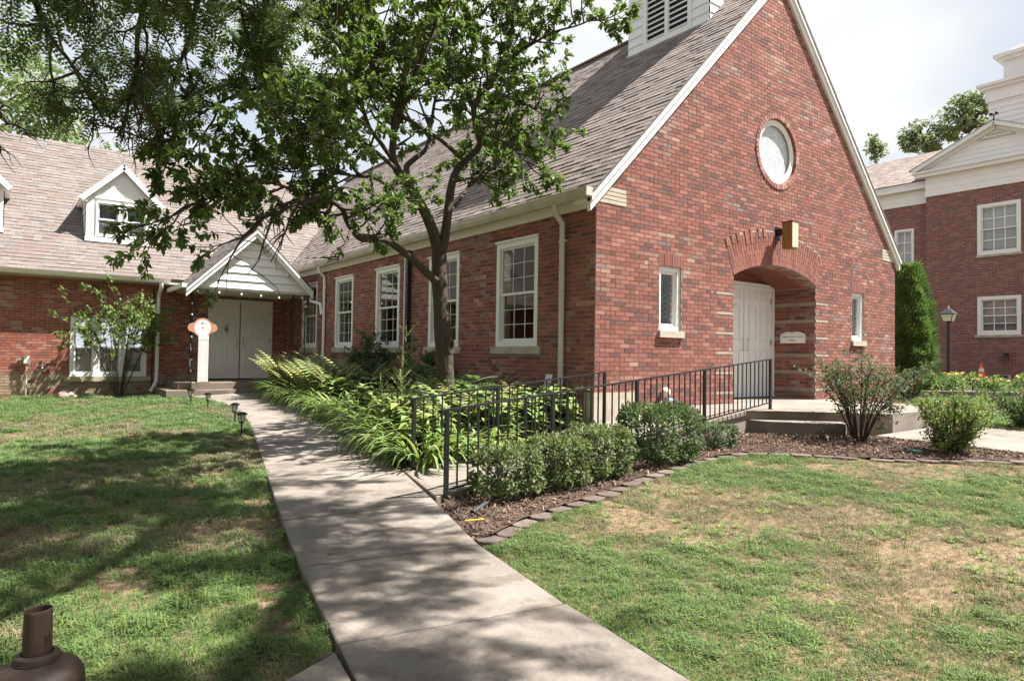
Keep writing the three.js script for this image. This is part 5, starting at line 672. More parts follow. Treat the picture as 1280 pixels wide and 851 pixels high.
// ---------------------------------------------------------------- leaves
const leafGeo = (l, w, fold = 0.18, curl = 0.12) => { const b = new B(), h = fold * w, P = [[0, 0, 0], [w * 0.42, h, l * 0.3], [w * 0.4, h * 0.9 - curl * l * 0.3, l * 0.66], [0, -curl * l, l], [-w * 0.4, h * 0.9 - curl * l * 0.3, l * 0.66], [-w * 0.42, h, l * 0.3], [0, 0, l * 0.45]]; b.poly([P[0], P[6], P[1]]).poly([P[1], P[6], P[2]]).poly([P[2], P[6], P[3]]).poly([P[0], P[5], P[6]]).poly([P[5], P[4], P[6]]).poly([P[4], P[3], P[6]]); return b.geo(); };
const frondGeo = (n, len, ll, lw) => { const b = new B(); for (let i = 0; i < n; i++) { const t = (i + 0.6) / n, z = t * len, y = -0.22 * len * t * t, s = Math.sin(Math.PI * (0.12 + 0.8 * t)) * 0.45 + 0.6; for (const k of [-1, 1]) { const L = ll * s, d = [k * L * 0.92, -0.12 * L, L * 0.35]; b.poly([[0, y, z], [d[0] * 0.5, y + d[1] * 0.5, z + d[2] * 0.5 - lw * 0.5], [d[0], y + d[1], z + d[2]], [d[0] * 0.5, y + d[1] * 0.5, z + d[2] * 0.5 + lw * 0.5]]); } } b.tube([[0, 0, -0.02], [0, -0.22 * len * 0.25, len * 0.5], [0, -0.22 * len, len]], [0.0022, 0.0016, 0.0008], 3, [0.8, 0.8, 0.5], false); return b.geo(); };
class Leaves {                                         // foliage as instanced copies of one leaf
  constructor() { this.m = []; this.c = []; }
  add(p, dir, size, col, r, roll = 0.9) {
    const z = V(...dir).normalize(), y = Math.abs(z.y) > 0.97 ? V(1, 0, 0) : V(0, 1, 0), x = y.clone().cross(z).normalize(); y.copy(z).cross(x);
    const a = (r() - 0.5) * 2 * roll, X = x.clone().multiplyScalar(Math.cos(a)).addScaledVector(y, Math.sin(a)), Y = z.clone().cross(X);
    this.m.push(new THREE.Matrix4().makeBasis(X.multiplyScalar(size), Y.multiplyScalar(size), z.multiplyScalar(size)).setPosition(...p)); this.c.push(col);
  }
  build(name, geo, mat, parent) {
    const o = new THREE.InstancedMesh(geo, mat, this.m.length), k = new THREE.Color(); o.name = name; o.castShadow = o.receiveShadow = true; o.userData.kind = 'stuff';
    this.m.forEach((m, i) => { o.setMatrixAt(i, m); o.setColorAt(i, k.setRGB(...this.c[i])); }); if (parent.built) o.position.copy(parent.built).negate(); parent.add(o); return o;
  }
}
const rdir = (r) => { const y = r() * 2 - 1, a = r() * 6.283, s = Math.sqrt(1 - y * y); return [s * Math.cos(a), y, s * Math.sin(a)]; };
const mix3 = (a, b, t) => [lerp(a[0], b[0], t), lerp(a[1], b[1], t), lerp(a[2], b[2], t)];
const norm3 = (a) => { const l = Math.hypot(...a) || 1; return [a[0] / l, a[1] / l, a[2] / l]; };
const shade = (c, r, v = 0.35) => { const k = 1 - v / 2 + v * r(), y = (r() - 0.5) * 0.25; return [c[0] * k * (1 + y), c[1] * k, c[2] * k * (1 - y)]; };
// branchlets grown from limbs, leaves set along them
function foliate(tree, limbs, o) {
  const r = rngOf(o.seed), tw = new B(), L = new Leaves(), cen = o.centre;
  const grow = (p, d, len, rad, depth) => {
    const pts = [p], n = 4; let q = p, dir = d; for (let k = 0; k < n; k++) { dir = norm3(A3(dir, F3(rdir(r), 0.35), [0, o.rise ?? 0.05, 0])); if (depth === 0) dir = norm3(A3(dir, [0, -(o.droop ?? 0.1), 0])); q = A3(q, F3(dir, len / n)); pts.push(q); }
    tw.tube(pts, pts.map((_, k) => rad * (1 - 0.7 * (k / n))), depth > 0 ? 5 : 3, [1, 1, 1], false);
    if (depth > 0) { const kids = o.kids[0] + ((r() * o.kids[1]) | 0); for (let k = 0; k < kids; k++) { const t = 0.25 + 0.75 * r(), i = Math.min(n - 1, Math.floor(t * n)), b = mix3(pts[i], pts[i + 1], t * n - i); grow(b, norm3(A3(F3(dir, 0.8), F3(rdir(r), 0.95))), len * (0.35 + 0.3 * r()), rad * 0.5, depth - 1); } }
    else for (let k = 0; k < o.perTwig; k++) { const t = 0.15 + 0.85 * Math.sqrt(r()), i = Math.min(n - 1, Math.floor(t * n)), b = mix3(pts[i], pts[i + 1], t * n - i); if (o.keep && !o.keep(b)) continue; const ld = norm3(A3(F3(dir, 0.55), F3(rdir(r), 0.9), [0, -(o.leafDroop ?? 0.25), 0])); L.add(A3(b, F3(ld, 0.01)), ld, o.size * (0.65 + 0.6 * r()), shade(o.colors[(r() * o.colors.length) | 0], r), r); }
  };
  for (const [r0, r1, pts, from = 0.35, count] of limbs) {
    let total = 0; for (let i = 1; i < pts.length; i++) total += Math.hypot(...A3(pts[i], F3(pts[i - 1], -1)));
    const n = count ?? Math.max(2, Math.round(total * (1 - from) * o.density));
    for (let k = 0; k < n; k++) { const t = from + (1 - from) * Math.pow((k + r()) / n, 0.85), s = t * (pts.length - 1), i = Math.min(pts.length - 2, Math.floor(s)), p = mix3(pts[i], pts[i + 1], s - i), along = norm3(A3(pts[i + 1], F3(pts[i], -1))), out = norm3(A3(p, F3(cen, -1))); grow(p, norm3(A3(F3(along, 0.5), F3(out, o.out ?? 0.45), F3(rdir(r), 0.9), [0, o.lift ?? 0.1, 0])), o.len[0] + r() * o.len[1], 0.010 + 0.2 * lerp(r0, r1, t), o.depth ?? 1); }
  }
  mesh('twigs', tw, M.twig, tree); L.build('crown', o.geo, M.leaf, tree); return L.m.length;
}
const GREEN = [[0.100, 0.170, 0.026], [0.125, 0.195, 0.030], [0.085, 0.148, 0.026], [0.155, 0.22, 0.034]];
// ---------------------------------------------------------------- the ornamental tree beside the church
{
  const LIMBS = [
    [0.2,0.15,[[4.90,0.59,-7.98],[4.86,1.03,-8.00],[4.83,1.46,-8.00],[4.81,1.68,-8.01],[4.78,2.07,-8.02],[4.75,2.44,-8.03],[4.74,2.80,-8.03]]],
    [0.085,0.02,[[4.66,2.42,-7.97],[4.39,2.60,-7.93],[4.13,2.74,-7.87],[3.77,2.86,-7.75],[3.41,2.82,-7.65],[3.20,2.97,-7.55],[3.07,3.08,-7.40],[2.87,3.14,-7.30],[2.60,3.10,-7.25],[2.35,3.00,-7.19],[2.12,2.83,-7.12],[1.98,2.64,-7.10]]],
    [0.13,0.02,[[4.74,2.76,-8.03],[4.68,3.06,-8.07],[4.53,3.33,-8.05],[4.33,3.62,-8.06],[4.11,3.87,-8.09],[4.01,4.02,-8.04],[3.97,4.26,-7.94],[3.93,4.54,-7.83],[3.93,4.72,-7.70],[4.04,5.00,-7.49],[4.09,5.28,-7.31],[4.15,5.59,-7.14],[4.14,6.01,-7.00]]],
    [0.11,0.02,[[4.75,2.78,-8.02],[4.82,3.07,-8.02],[4.87,3.38,-8.04],[4.95,3.77,-8.09],[5.05,4.02,-8.13],[5.16,4.19,-8.05],[5.31,4.40,-7.93],[5.28,4.59,-7.94],[5.23,4.88,-7.97],[5.30,5.13,-7.92],[5.40,5.29,-7.83],[5.54,5.54,-7.72],[5.61,5.79,-7.66],[5.64,6.12,-7.63],[5.62,6.53,-7.63],[5.65,7.04,-7.59]]],
    [0.04,0.012,[[5.56,5.56,-7.71],[5.66,5.69,-7.51],[5.71,5.73,-7.34],[5.85,5.83,-6.98],[6.00,5.84,-6.62],[6.07,5.87,-6.32]]],
    [0.05,0.015,[[5.14,4.18,-8.06],[4.92,4.24,-7.97],[4.70,4.31,-7.89],[4.38,4.42,-7.87],[3.97,4.53,-7.80],[3.76,4.66,-7.71],[3.55,4.86,-7.61],[3.41,5.01,-7.58],[3.25,5.22,-7.45],[3.04,5.49,-7.34],[2.93,5.81,-7.29]]],
    [0.08,0.015,[[4.36,3.62,-8.11],[4.44,4.04,-8.47],[4.69,4.28,-8.65],[4.90,4.47,-8.73],[5.05,4.89,-8.86],[5.20,5.41,-8.98],[5.44,5.80,-9.04],[5.74,6.14,-9.05]]],
    [0.035,0.012,[[5.03,4.84,-8.87],[4.96,5.24,-9.04],[4.89,5.64,-9.20],[4.79,6.01,-9.27]]],
    [0.05,0.012,[[4.45,3.44,-8.04],[4.15,3.50,-7.95],[3.88,3.59,-7.90],[3.66,3.63,-7.82],[3.40,3.60,-7.76],[3.08,3.57,-7.63],[2.77,3.74,-7.60],[2.45,3.73,-7.47]]],
    [0.05,0.012,[[4.01,3.98,-8.04],[3.77,4.07,-7.84],[3.51,4.19,-7.66],[3.30,4.37,-7.44],[3.12,4.62,-7.32],[2.92,4.85,-7.21],[2.66,5.02,-7.14]]],
    [0.03,0.01,[[3.51,4.19,-7.66],[3.13,4.19,-7.44],[2.72,4.18,-7.25],[2.34,4.15,-7.16],[2.01,4.15,-7.16]]],
    [0.045,0.012,[[5.25,4.76,-7.96],[5.30,5.12,-8.17],[5.35,5.46,-8.37],[5.51,5.91,-8.49],[5.71,6.40,-8.57]]],
    [0.035,0.01,[[4.97,3.85,-8.08],[5.35,4.00,-8.16],[5.80,4.19,-8.32],[6.28,4.43,-8.45]]],
    [0.025,0.01,[[3.20,2.97,-7.55],[3.40,3.07,-7.53],[3.60,3.19,-7.63],[3.75,3.34,-7.63]]],
    [0.03,0.01,[[2.60,3.10,-7.25],[2.36,3.17,-7.17],[2.07,3.15,-7.02],[1.79,3.04,-6.98],[1.52,2.89,-6.94],[1.31,2.76,-6.98]]],
    [0.05,0.012,[[4.11,3.87,-8.09],[3.53,3.87,-7.53],[3.01,3.83,-7.04],[2.51,3.71,-6.67],[2.06,3.54,-6.52]]],
    [0.05,0.012,[[4.87,3.38,-8.04],[5.32,3.72,-8.44],[5.78,4.17,-8.83],[6.31,4.80,-9.17],[6.68,5.47,-9.37]]],
    [0.03,0.01,[[2.01,4.15,-7.16],[1.67,3.91,-7.05],[1.38,3.64,-7.02],[1.10,3.31,-6.99]]],
    [0.035,0.01,[[2.72,4.18,-7.25],[2.40,4.41,-7.11],[2.16,4.65,-7.03],[1.95,4.93,-7.05],[1.79,5.28,-7.04]]],
    [0.03,0.01,[[3.43,3.59,-7.74],[3.23,3.77,-7.76],[2.92,3.66,-7.74],[2.59,3.50,-7.74],[2.27,3.53,-7.73]]],
    [0.03,0.01,[[5.28,5.13,-7.93],[5.41,5.03,-7.59],[5.51,4.90,-7.26],[5.65,4.71,-7.04]]],
    [0.03,0.01,[[5.22,4.59,-7.99],[5.28,4.44,-7.58],[5.38,4.22,-7.25],[5.50,3.98,-7.05]]],
    [0.03,0.01,[[3.93,4.72,-7.70],[3.84,5.19,-8.00],[3.83,5.81,-8.24],[3.82,6.45,-8.48]]],
    [0.03,0.01,[[5.20,5.41,-8.98],[5.22,6.05,-8.69],[5.20,6.55,-8.45],[5.23,7.15,-8.40]]],
    [0.025,0.008,[[3.20,2.97,-7.55],[3.24,2.86,-7.43],[3.30,2.78,-7.27],[3.36,2.74,-7.15]]],
  ];
  const t = thing('ornamental_tree', 'spreading tree with knotted forked trunk growing beside the church windows', 'tree', [4.92, G(4.92, -7.98), -7.98]);
  const names = ['trunk']; LIMBS.forEach(([a, b, pts], i) => {
    const c = new THREE.CatmullRomCurve3(pts.map((p) => V(...p)), false, 'centripetal'), n = pts.length * 4, P = c.getPoints(n).map((p) => p.toArray());
    if (i === 0) P.unshift([4.96, G(4.96, -7.98) - 0.1, -7.97], [4.94, G(4.96, -7.98) + 0.12, -7.97]);
    const R = P.map((_, k) => { const s = k / (P.length - 1); let w = 0.68 * lerp(a, b, Math.pow(s, 0.8)); if (i === 0 && k < 3) w *= [1.5, 1.3, 1.12][k]; return w * (1 + 0.10 * (vnoise(k * 0.9, i * 3.1, 9) - 0.5)); });
    mesh(i ? 'limb' : 'trunk', new B().tube(P, R, i ? 9 : 16), M.bark, t);
  });
  { const k = new B().add(new THREE.TorusGeometry(0.075, 0.032, 8, 20), [1.25, 1.2, 1.15], new THREE.Matrix4().compose(V(4.86, 1.545, -7.90), new THREE.Quaternion().setFromEuler(new THREE.Euler(0.1, 0.45, 0.2)), V(0.8, 1.35, 1))); k.add(new THREE.SphereGeometry(0.06, 10, 8), [0.12, 0.10, 0.08], new THREE.Matrix4().makeScale(0.8, 1.3, 0.5).setPosition(4.855, 1.545, -7.915)); mesh('knothole', k, M.bark, t); }
  const FROM = [2, 0.42, 0.42, 0.45, 0.25, 0.30, 0.55, 0.3, 0.45, 0.35, 0.15, 0.2, 0.3, 0.4, 0.15, 0.3, 0.4];
  const lim = LIMBS.map(([a, b, p], i) => [a, b, p, FROM[i] ?? 0.3]).slice(1);
  console.log('tree leaves', foliate(t, lim, { seed: 7, centre: [4.2, 3.9, -7.9], density: 11.5, len: [0.32, 0.5], kids: [3, 3], perTwig: 35, size: 1, geo: leafGeo(0.075, 0.041), colors: GREEN, out: 0.4, lift: 0.12, depth: 1, keep: (p) => (p[0] < 1.7 || p[1] > (p[0] > 3.0 ? 2.45 : 2.82)) && (p[0] < 6.3 || p[1] > 3.95 + (p[0] - 6.6) * 1.03 + 0.1) }));
}
// ---------------------------------------------------------------- the locust whose boughs hang over the lawn
{
  const base = [1.6, 0, 2.6], t = thing('locust_tree', 'locust tree with feathery drooping boughs hanging over the left lawn', 'tree', base);
  const J0 = [1.7, 3.6, 2.3], J1 = [1.9, 5.2, 1.6];
  const LB = [
    [0.30, 0.24, [[1.6, -0.1, 2.6], [1.62, 1.5, 2.55], [1.7, 3.6, 2.3], J1]],
    [0.15, 0.05, [J1, [1.9, 6.4, 0.2], [1.8, 6.9, -1.6], [1.6, 6.6, -3.4], [1.44, 5.8, -4.8]]],
    [0.13, 0.04, [J1, [3.0, 6.6, 0.9], [4.2, 7.2, -0.2], [5.2, 7.3, -1.6], [5.6, 7.1, -3.0]]],
    [0.12, 0.04, [J0, [0.6, 5.4, 0.6], [-0.1, 6.1, -1.4], [-0.3, 5.9, -3.6], [-0.1, 5.2, -5.2]]],
    [0.10, 0.03, [[1.8, 6.9, -1.6], [2.8, 7.4, -2.6], [3.6, 7.6, -3.6], [4.2, 7.4, -4.4]]],
    [0.10, 0.03, [J1, [1.4, 7.4, 2.6], [0.2, 8.2, 3.6], [-1.6, 8.4, 4.2]]], [0.09, 0.03, [J1, [3.4, 6.8, 2.4], [5.0, 7.2, 3.0]]],
    [0.032, 0.010, [[1.44, 5.8, -4.8], [1.35, 5.0, -5.1], [1.12, 4.36, -5.57], [0.86, 4.28, -6.01], [0.81, 4.05, -6.31], [0.82, 3.76, -6.44], [0.79, 3.53, -6.59], [0.75, 3.28, -6.75]]],
    [0.028, 0.009, [[-0.1, 5.2, -5.2], [0.17, 4.59, -6.02], [0.09, 4.22, -6.34], [0.21, 3.99, -6.64], [0.39, 3.86, -6.88], [0.53, 3.67, -7.03], [0.67, 3.52, -7.18]]],
    [0.02, 0.008, [[1.12, 4.36, -5.57], [1.17, 4.12, -6.04], [1.17, 3.96, -6.54], [1.11, 3.68, -6.85], [1.06, 3.45, -7.14]]],
    [0.022, 0.008, [[-0.1, 5.2, -5.2], [-0.68, 4.33, -6.66], [-0.39, 3.84, -6.72], [-0.19, 3.49, -6.83], [-0.03, 3.24, -6.84]]],
    [0.022, 0.008, [[1.44, 5.8, -4.8], [1.57, 4.96, -6.21], [1.66, 4.69, -6.53], [1.82, 4.46, -6.79], [1.98, 4.23, -6.93]]],
    [0.022, 0.008, [[-0.3, 5.9, -3.6], [0.3, 5.2, -5.0], [0.5, 4.6, -5.9], [0.45, 4.2, -6.3]]],
    [0.09, 0.03, [[1.9, 6.4, 0.2], [2.6, 6.9, -1.2], [3.0, 6.9, -3.0], [3.3, 6.6, -5.0]]],
    [0.07, 0.025, [[2.6, 6.9, -1.2], [3.8, 7.0, -2.2], [4.6, 6.9, -3.6], [4.9, 6.8, -5.0]]],
    [0.07, 0.025, [[1.8, 6.9, -1.6], [2.2, 6.7, -3.4], [2.4, 6.3, -5.2]]],
  ];
  LB.forEach(([a, b, pts], i) => { const P = new THREE.CatmullRomCurve3(pts.map((p) => V(...p)), false, 'centripetal').getPoints(pts.length * 4).map((p) => p.toArray()); mesh(i ? 'limb' : 'trunk', new B().tube(P, P.map((_, k) => lerp(a, b, k / (P.length - 1))), i ? 8 : 14), M.bark, t); });
  const hang = LB.slice(7, 13).map(([a, b, p]) => [a, b, p, 0.22]), high = [...LB.slice(1, 5), ...LB.slice(13)].map(([a, b, p]) => [a, b, p, 0.35]);
  const frond = frondGeo(7, 0.21, 0.052, 0.022), dk = [[0.12, 0.19, 0.042], [0.145, 0.215, 0.048], [0.10, 0.165, 0.04]];
  console.log('locust a', foliate(t, hang, { seed: 17, centre: [0.5, 4.4, -6.4], density: 7.5, len: [0.25, 0.42], kids: [4, 3], perTwig: 6, size: 1, geo: frond, colors: dk, out: 0.2, lift: -0.02, droop: 0.2, depth: 1, keep: (p) => p[1] > 3.42 + 0.25 * vnoise(p[0] * 3, p[2] * 3, 5) }));
  console.log('locust b', foliate(t, high, { seed: 19, centre: [2.6, 6.4, -1.4], density: 8.5, len: [0.5, 0.9], kids: [4, 3], perTwig: 8, size: 1.3, geo: frond, colors: dk, out: 0.3, lift: 0, droop: 0.15, depth: 1 }));
}
// ---------------------------------------------------------------- trees beyond the roofs
function crownTree(name, label, group, x, z, h, rx, ry, col, seed, leaf, count, y0) {
  const r = rngOf(seed), gy = y0 ?? G(x, z), t = thing(name, label, 'tree', [x, gy, z], group), L = new Leaves(), cy = gy + h - ry, clumps = []; mesh('trunk', new B().tube([[x, gy - 0.2, z], [x + 0.1, gy + h * 0.4, z], [x, gy + h * 0.75, z]], [h * 0.03, h * 0.022, h * 0.008], 8), M.bark, t);
  const lb = new B(); for (let k = 0; k < 34; k++) { const d = rdir(r), s = 0.5 + 0.5 * Math.cbrt(r()), c = [x + d[0] * rx * s, cy + d[1] * ry * s, z + d[2] * rx * s]; clumps.push([c, (0.22 + 0.16 * r()) * rx]); lb.tube([[x, cy - ry * 0.5, z], mix3([x, cy, z], c, 0.5), c], [h * 0.008, h * 0.004, h * 0.001], 4, [1, 1, 1], false); } mesh('limbs', lb, M.twig, t);
  for (let k = 0; k < count; k++) { const [c, R] = clumps[(r() * clumps.length) | 0], d = rdir(r), s = Math.cbrt(r()) * R, p = A3(c, [d[0] * s, d[1] * s * 0.7, d[2] * s]); L.add(p, norm3(A3(d, [0, -0.3, 0], F3(rdir(r), 0.5))), leaf * (0.7 + 0.6 * r()), shade(col[(r() * col.length) | 0], r), r); }
  L.build('crown', leafGeo(1, 0.55), M.leaf, t);
}
const PALE = [[0.17, 0.23, 0.085], [0.19, 0.25, 0.10], [0.15, 0.21, 0.08]], LIGHT = [[0.12, 0.18, 0.05], [0.14, 0.20, 0.065], [0.105, 0.16, 0.05]];  // PALE: on the distant trees, haze is put into the leaf colour
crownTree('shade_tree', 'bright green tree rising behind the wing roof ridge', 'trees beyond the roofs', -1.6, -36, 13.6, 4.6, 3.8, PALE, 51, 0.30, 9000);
crownTree('shade_tree', 'dark tree behind the bright one over the wing roof', 'trees beyond the roofs', -4.5, -44, 19, 6, 6, GREEN, 52, 0.36, 7000);
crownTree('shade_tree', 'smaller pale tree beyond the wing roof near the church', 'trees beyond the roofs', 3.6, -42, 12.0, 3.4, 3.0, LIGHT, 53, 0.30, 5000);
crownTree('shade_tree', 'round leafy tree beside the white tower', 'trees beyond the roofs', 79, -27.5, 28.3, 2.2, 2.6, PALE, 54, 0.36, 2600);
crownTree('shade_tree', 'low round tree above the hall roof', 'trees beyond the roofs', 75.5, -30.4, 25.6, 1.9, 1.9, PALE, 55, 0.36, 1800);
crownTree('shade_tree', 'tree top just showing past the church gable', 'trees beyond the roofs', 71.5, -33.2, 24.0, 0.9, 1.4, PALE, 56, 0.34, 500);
// unseen trees added to dim the church's side wall; they show in its panes
crownTree('added_unseen_tree', 'unseen broad tree added left of the lawn to dim the church wall, level with the walk', 'unseen trees added across the lawn', -9.5, -4.5, 10.5, 4.0, 4.3, GREEN, 57, 0.36, 7000);
crownTree('added_unseen_tree', 'unseen broad tree added left of the lawn to dim the church wall, level with the wing', 'unseen trees added across the lawn', -10.5, -13, 11.5, 4.2, 4.7, GREEN, 58, 0.36, 7000);
crownTree('added_unseen_tree', 'unseen broad tree added left of the lawn to dim the church wall, beyond the side walk', 'unseen trees added across the lawn', -9, 4.5, 10.5, 4.2, 4.3, GREEN, 59, 0.36, 6000);
// ---------------------------------------------------------------- arborvitae, clipped and loose shrubs
{
  const r = rngOf(61), x = 19.45, z = -8.2, y = G(x, z), t = thing('arborvitae', 'dense conical arborvitae at the far corner of the church', 'shrub', [x, y, z]), L = new Leaves(), H = 3.35; mesh('trunk', new B().tube([[x, y, z], [x, y + H * 0.9, z]], [0.07, 0.02], 7), M.bark, t);
  const spray = (() => { const b = new B(); for (let k = -2; k <= 2; k++) { const a = k * 0.38; b.poly([[0, 0, 0], [Math.sin(a - 0.13) * 0.55, 0.04 * k, Math.cos(a) * 0.55], [Math.sin(a) * 1, 0.06 * k, Math.cos(a) * 1], [Math.sin(a + 0.13) * 0.55, 0.04 * k, Math.cos(a) * 0.55]]); } return b.geo(); })();
  for (let k = 0; k < 6500; k++) { const v = Math.pow(r(), 1.15), a = r() * 6.283, lump = 0.66 + 0.58 * Math.pow(vnoise(a * 3.2, v * 13, 5), 1.2), R = (0.08 + 0.52 * Math.pow(Math.sin(Math.PI * Math.min(1, (1 - v) * 0.62 + 0.02)), 0.8)) * lump * (0.72 + 0.28 * Math.sqrt(r())); L.add([x + Math.cos(a) * R, y + 0.08 + v * H, z + Math.sin(a) * R], [Math.cos(a) * 0.7, 0.8, Math.sin(a) * 0.7], 0.17 + 0.13 * r(), shade([[0.10, 0.175, 0.032], [0.075, 0.14, 0.03], [0.13, 0.20, 0.04]][(r() * 3) | 0], r, 0.5), r, 1.4); } L.build('foliage', spray, M.leaf, t);
}
function boxwood(x, z, rx, ry, rz, n, label, seed, col, hgt) {
  const r = rngOf(seed), y = G(x, z) + 0.03, t = thing('boxwood_shrub', label, 'shrub', [x, y, z], null), L = new Leaves(), tw = new B(); for (let k = 0; k < 16; k++) { const d = rdir(r), e = [x + d[0] * rx * 0.8, y + hgt + d[1] * ry * 0.8, z + d[2] * rz * 0.8]; tw.tube([[x + d[0] * 0.06, y - 0.03, z + d[2] * 0.06], mix3([x, y + hgt * 0.4, z], e, 0.5), e], [0.012, 0.007, 0.003], 4, [1, 1, 1], false); } mesh('stems', tw, M.twig, t);
  for (let k = 0; k < n; k++) { const d = rdir(r), q = (v) => Math.sign(v) * Math.pow(Math.abs(v), 0.56), lump = 0.84 + 0.30 * vnoise(d[0] * 4 + seed, d[1] * 3 + d[2] * 3, 3), s = (0.62 + 0.42 * Math.pow(r(), 0.55)) * lump, p = [x + q(d[0]) * rx * s, y + hgt + q(d[1]) * ry * s, z + q(d[2]) * rz * s]; if (p[1] < y + 0.02) continue; L.add(p, norm3(A3(d, F3(rdir(r), 0.9), [0, 0.2, 0])), 0.8 + 0.6 * r(), shade(col[(r() * col.length) | 0], r, 0.5), r, 1.6); } L.build('foliage', leafGeo(0.033, 0.022, 0.1, 0.1), M.leaf, t);
}
const BOX = [[0.12, 0.175, 0.046], [0.09, 0.135, 0.036], [0.145, 0.20, 0.052], [0.20, 0.20, 0.09]];
boxwood(3.68, -4.97, 0.29, 0.21, 0.27, 3600, 'rounded clipped boxwood beside the foot of the ramp railing', 71, BOX, 0.235);
boxwood(4.28, -4.98, 0.28, 0.225, 0.28, 3800, 'clipped boxwood with bare patches next to the corner boxwood', 72, BOX, 0.25);
boxwood(4.90, -5.06, 0.32, 0.245, 0.29, 4200, 'clipped boxwood in the middle of the hedge row', 73, BOX, 0.27);
boxwood(6.02, -5.20, 0.45, 0.31, 0.35, 6600, 'tallest dense boxwood mound along the ramp', 74, [[0.085, 0.13, 0.036], [0.07, 0.11, 0.032], [0.10, 0.15, 0.042]], 0.34);
boxwood(7.35, -5.42, 0.26, 0.14, 0.22, 2000, 'small low grey green shrub at the end of the hedge', 75, [[0.10, 0.14, 0.06], [0.12, 0.16, 0.075]], 0.15);
function looseShrub(name, label, x, z, stems, h, w, leaves, size, col, seed, flowers, vase = 0.35, tops = 0.35) {
  const r = rngOf(seed), y = G(x, z) + 0.02, t = thing(name, label, 'shrub', [x, y, z]), L = new Leaves(), ends = [];
  for (let k = 0; k < stems; k++) { const a = (k / stems) * 6.283 + r(), s = 0.3 + 0.7 * r(), e = [x + Math.cos(a) * w * s, y + h * (0.75 + 0.3 * r()) * (1 - 0.22 * s * s), z + Math.sin(a) * w * s], m = mix3([x + Math.cos(a) * 0.05, y, z + Math.sin(a) * 0.05], e, vase), pts = [[x + Math.cos(a) * 0.05, y - 0.05, z + Math.sin(a) * 0.05], [m[0], m[1] + h * 0.08, m[2]], e]; mesh('stem', new B().tube(pts, [0.012, 0.009, 0.003], 5, [1, 1, 1], false), M.twig, t); ends.push(pts);
    for (let j = 0; j < 5; j++) { const u = tops + (1 - tops) * r(), b = u < 0.5 ? mix3(pts[0], pts[1], u * 2) : mix3(pts[1], pts[2], u * 2 - 1), d = norm3(A3(F3(rdir(r), 0.8), [Math.cos(a) * 0.3, 0.5, Math.sin(a) * 0.3])), q = A3(b, F3(d, h * (0.15 + 0.22 * r()))); ends.push([b, mix3(b, q, 0.5), q]); } }
  const tw = new B(); for (const p of ends.slice(0)) tw.tube(p, [0.005, 0.004, 0.002], 3, [1, 1, 1], false); mesh('twigs', tw, M.twig, t);
  for (let k = 0; k < leaves; k++) { const p = ends[(r() * ends.length) | 0], u = Math.max(tops, Math.sqrt(r())), b = u < 0.5 ? mix3(p[0], p[1], u * 2) : mix3(p[1], p[2], u * 2 - 1), d = rdir(r); const q = A3(b, F3(rdir(r), 0.05)); if (q[1] < y + 0.05) continue; L.add(q, norm3(A3(d, [0, 0.15, 0])), size * (0.6 + 0.7 * r()), shade(col[(r() * col.length) | 0], r, 0.5), r, 1.3); } L.build('foliage', leafGeo(1, 0.58, 0.15, 0.15), M.leaf, t);
  for (let k = 0; k < (flowers?.n ?? 0); k++) { const p = ends[(r() * ends.length) | 0][2], b = new B(); for (let j = 0; j < 9; j++) { const a = j * 2.4, q = 0.012 + 0.002 * j; b.poly([[0, 0, 0], [Math.cos(a - 0.6) * q, 0.012 + 0.01 * r(), Math.sin(a - 0.6) * q], [Math.cos(a) * q * 1.5, 0.02, Math.sin(a) * q * 1.5], [Math.cos(a + 0.6) * q, 0.012, Math.sin(a + 0.6) * q]]); } const f = mesh('flower', b, flowers.mat, t); f.position.set(p[0] - t.position.x, p[1] - t.position.y + 0.01, p[2] - t.position.z); f.scale.setScalar(flowers.s ?? 1.4); }
}
const ROSE = std({ color: rgb(0.55, 0.04, 0.06), roughness: 0.6, side: THREE.DoubleSide }), PINK = std({ color: rgb(0.62, 0.20, 0.16), roughness: 0.6, side: THREE.DoubleSide });
looseShrub('rose_bush', 'leggy rose bush with bare lower stems beside the front steps', 9.35, -4.55, 28, 1.10, 0.66, 4200, 0.040, [[0.085, 0.125, 0.04], [0.105, 0.14, 0.045], [0.12, 0.11, 0.05]], 81, { n: 9, mat: ROSE, s: 0.8 }, 0.4, 0.42);
looseShrub('rose_bush', 'full bright green rose bush next to the broad walk', 9.20, -3.36, 34, 0.70, 0.46, 4600, 0.040, [[0.17, 0.235, 0.04], [0.19, 0.24, 0.05], [0.12, 0.185, 0.035]], 82, { n: 7, mat: PINK, s: 0.9 }, 0.35, 0.16);
looseShrub('rose_bush', 'rose bush with red blooms across the broad walk', 13.0, -3.7, 26, 0.66, 0.6, 3600, 0.045, [[0.09, 0.16, 0.035], [0.11, 0.17, 0.04]], 83, { n: 12, mat: ROSE, s: 1.5 }, 0.35, 0.2);
looseShrub('rose_bush', 'rose bush with red blooms standing behind the handrail', 17.4, -7.3, 20, 0.85, 0.6, 2400, 0.05, [[0.08, 0.14, 0.04], [0.07, 0.12, 0.03]], 84, { n: 6, mat: ROSE, s: 1.6 }, 0.35, 0.2);
looseShrub('window_shrub', 'tall multi stemmed shrub with yellow green leaves before the wing window', 2.30, -19.45, 17, 2.55, 1.05, 3600, 0.085, [[0.16, 0.22, 0.035], [0.13, 0.19, 0.035], [0.09, 0.15, 0.03]], 85, null, 0.55, 0.52);
looseShrub('wall_shrub', 'dark leafy shrub against the church wall between the windows', 6.25, -13.5, 16, 1.35, 0.5, 2400, 0.075, [[0.05, 0.10, 0.025], [0.07, 0.12, 0.03]], 86, null, 0.4, 0.25);
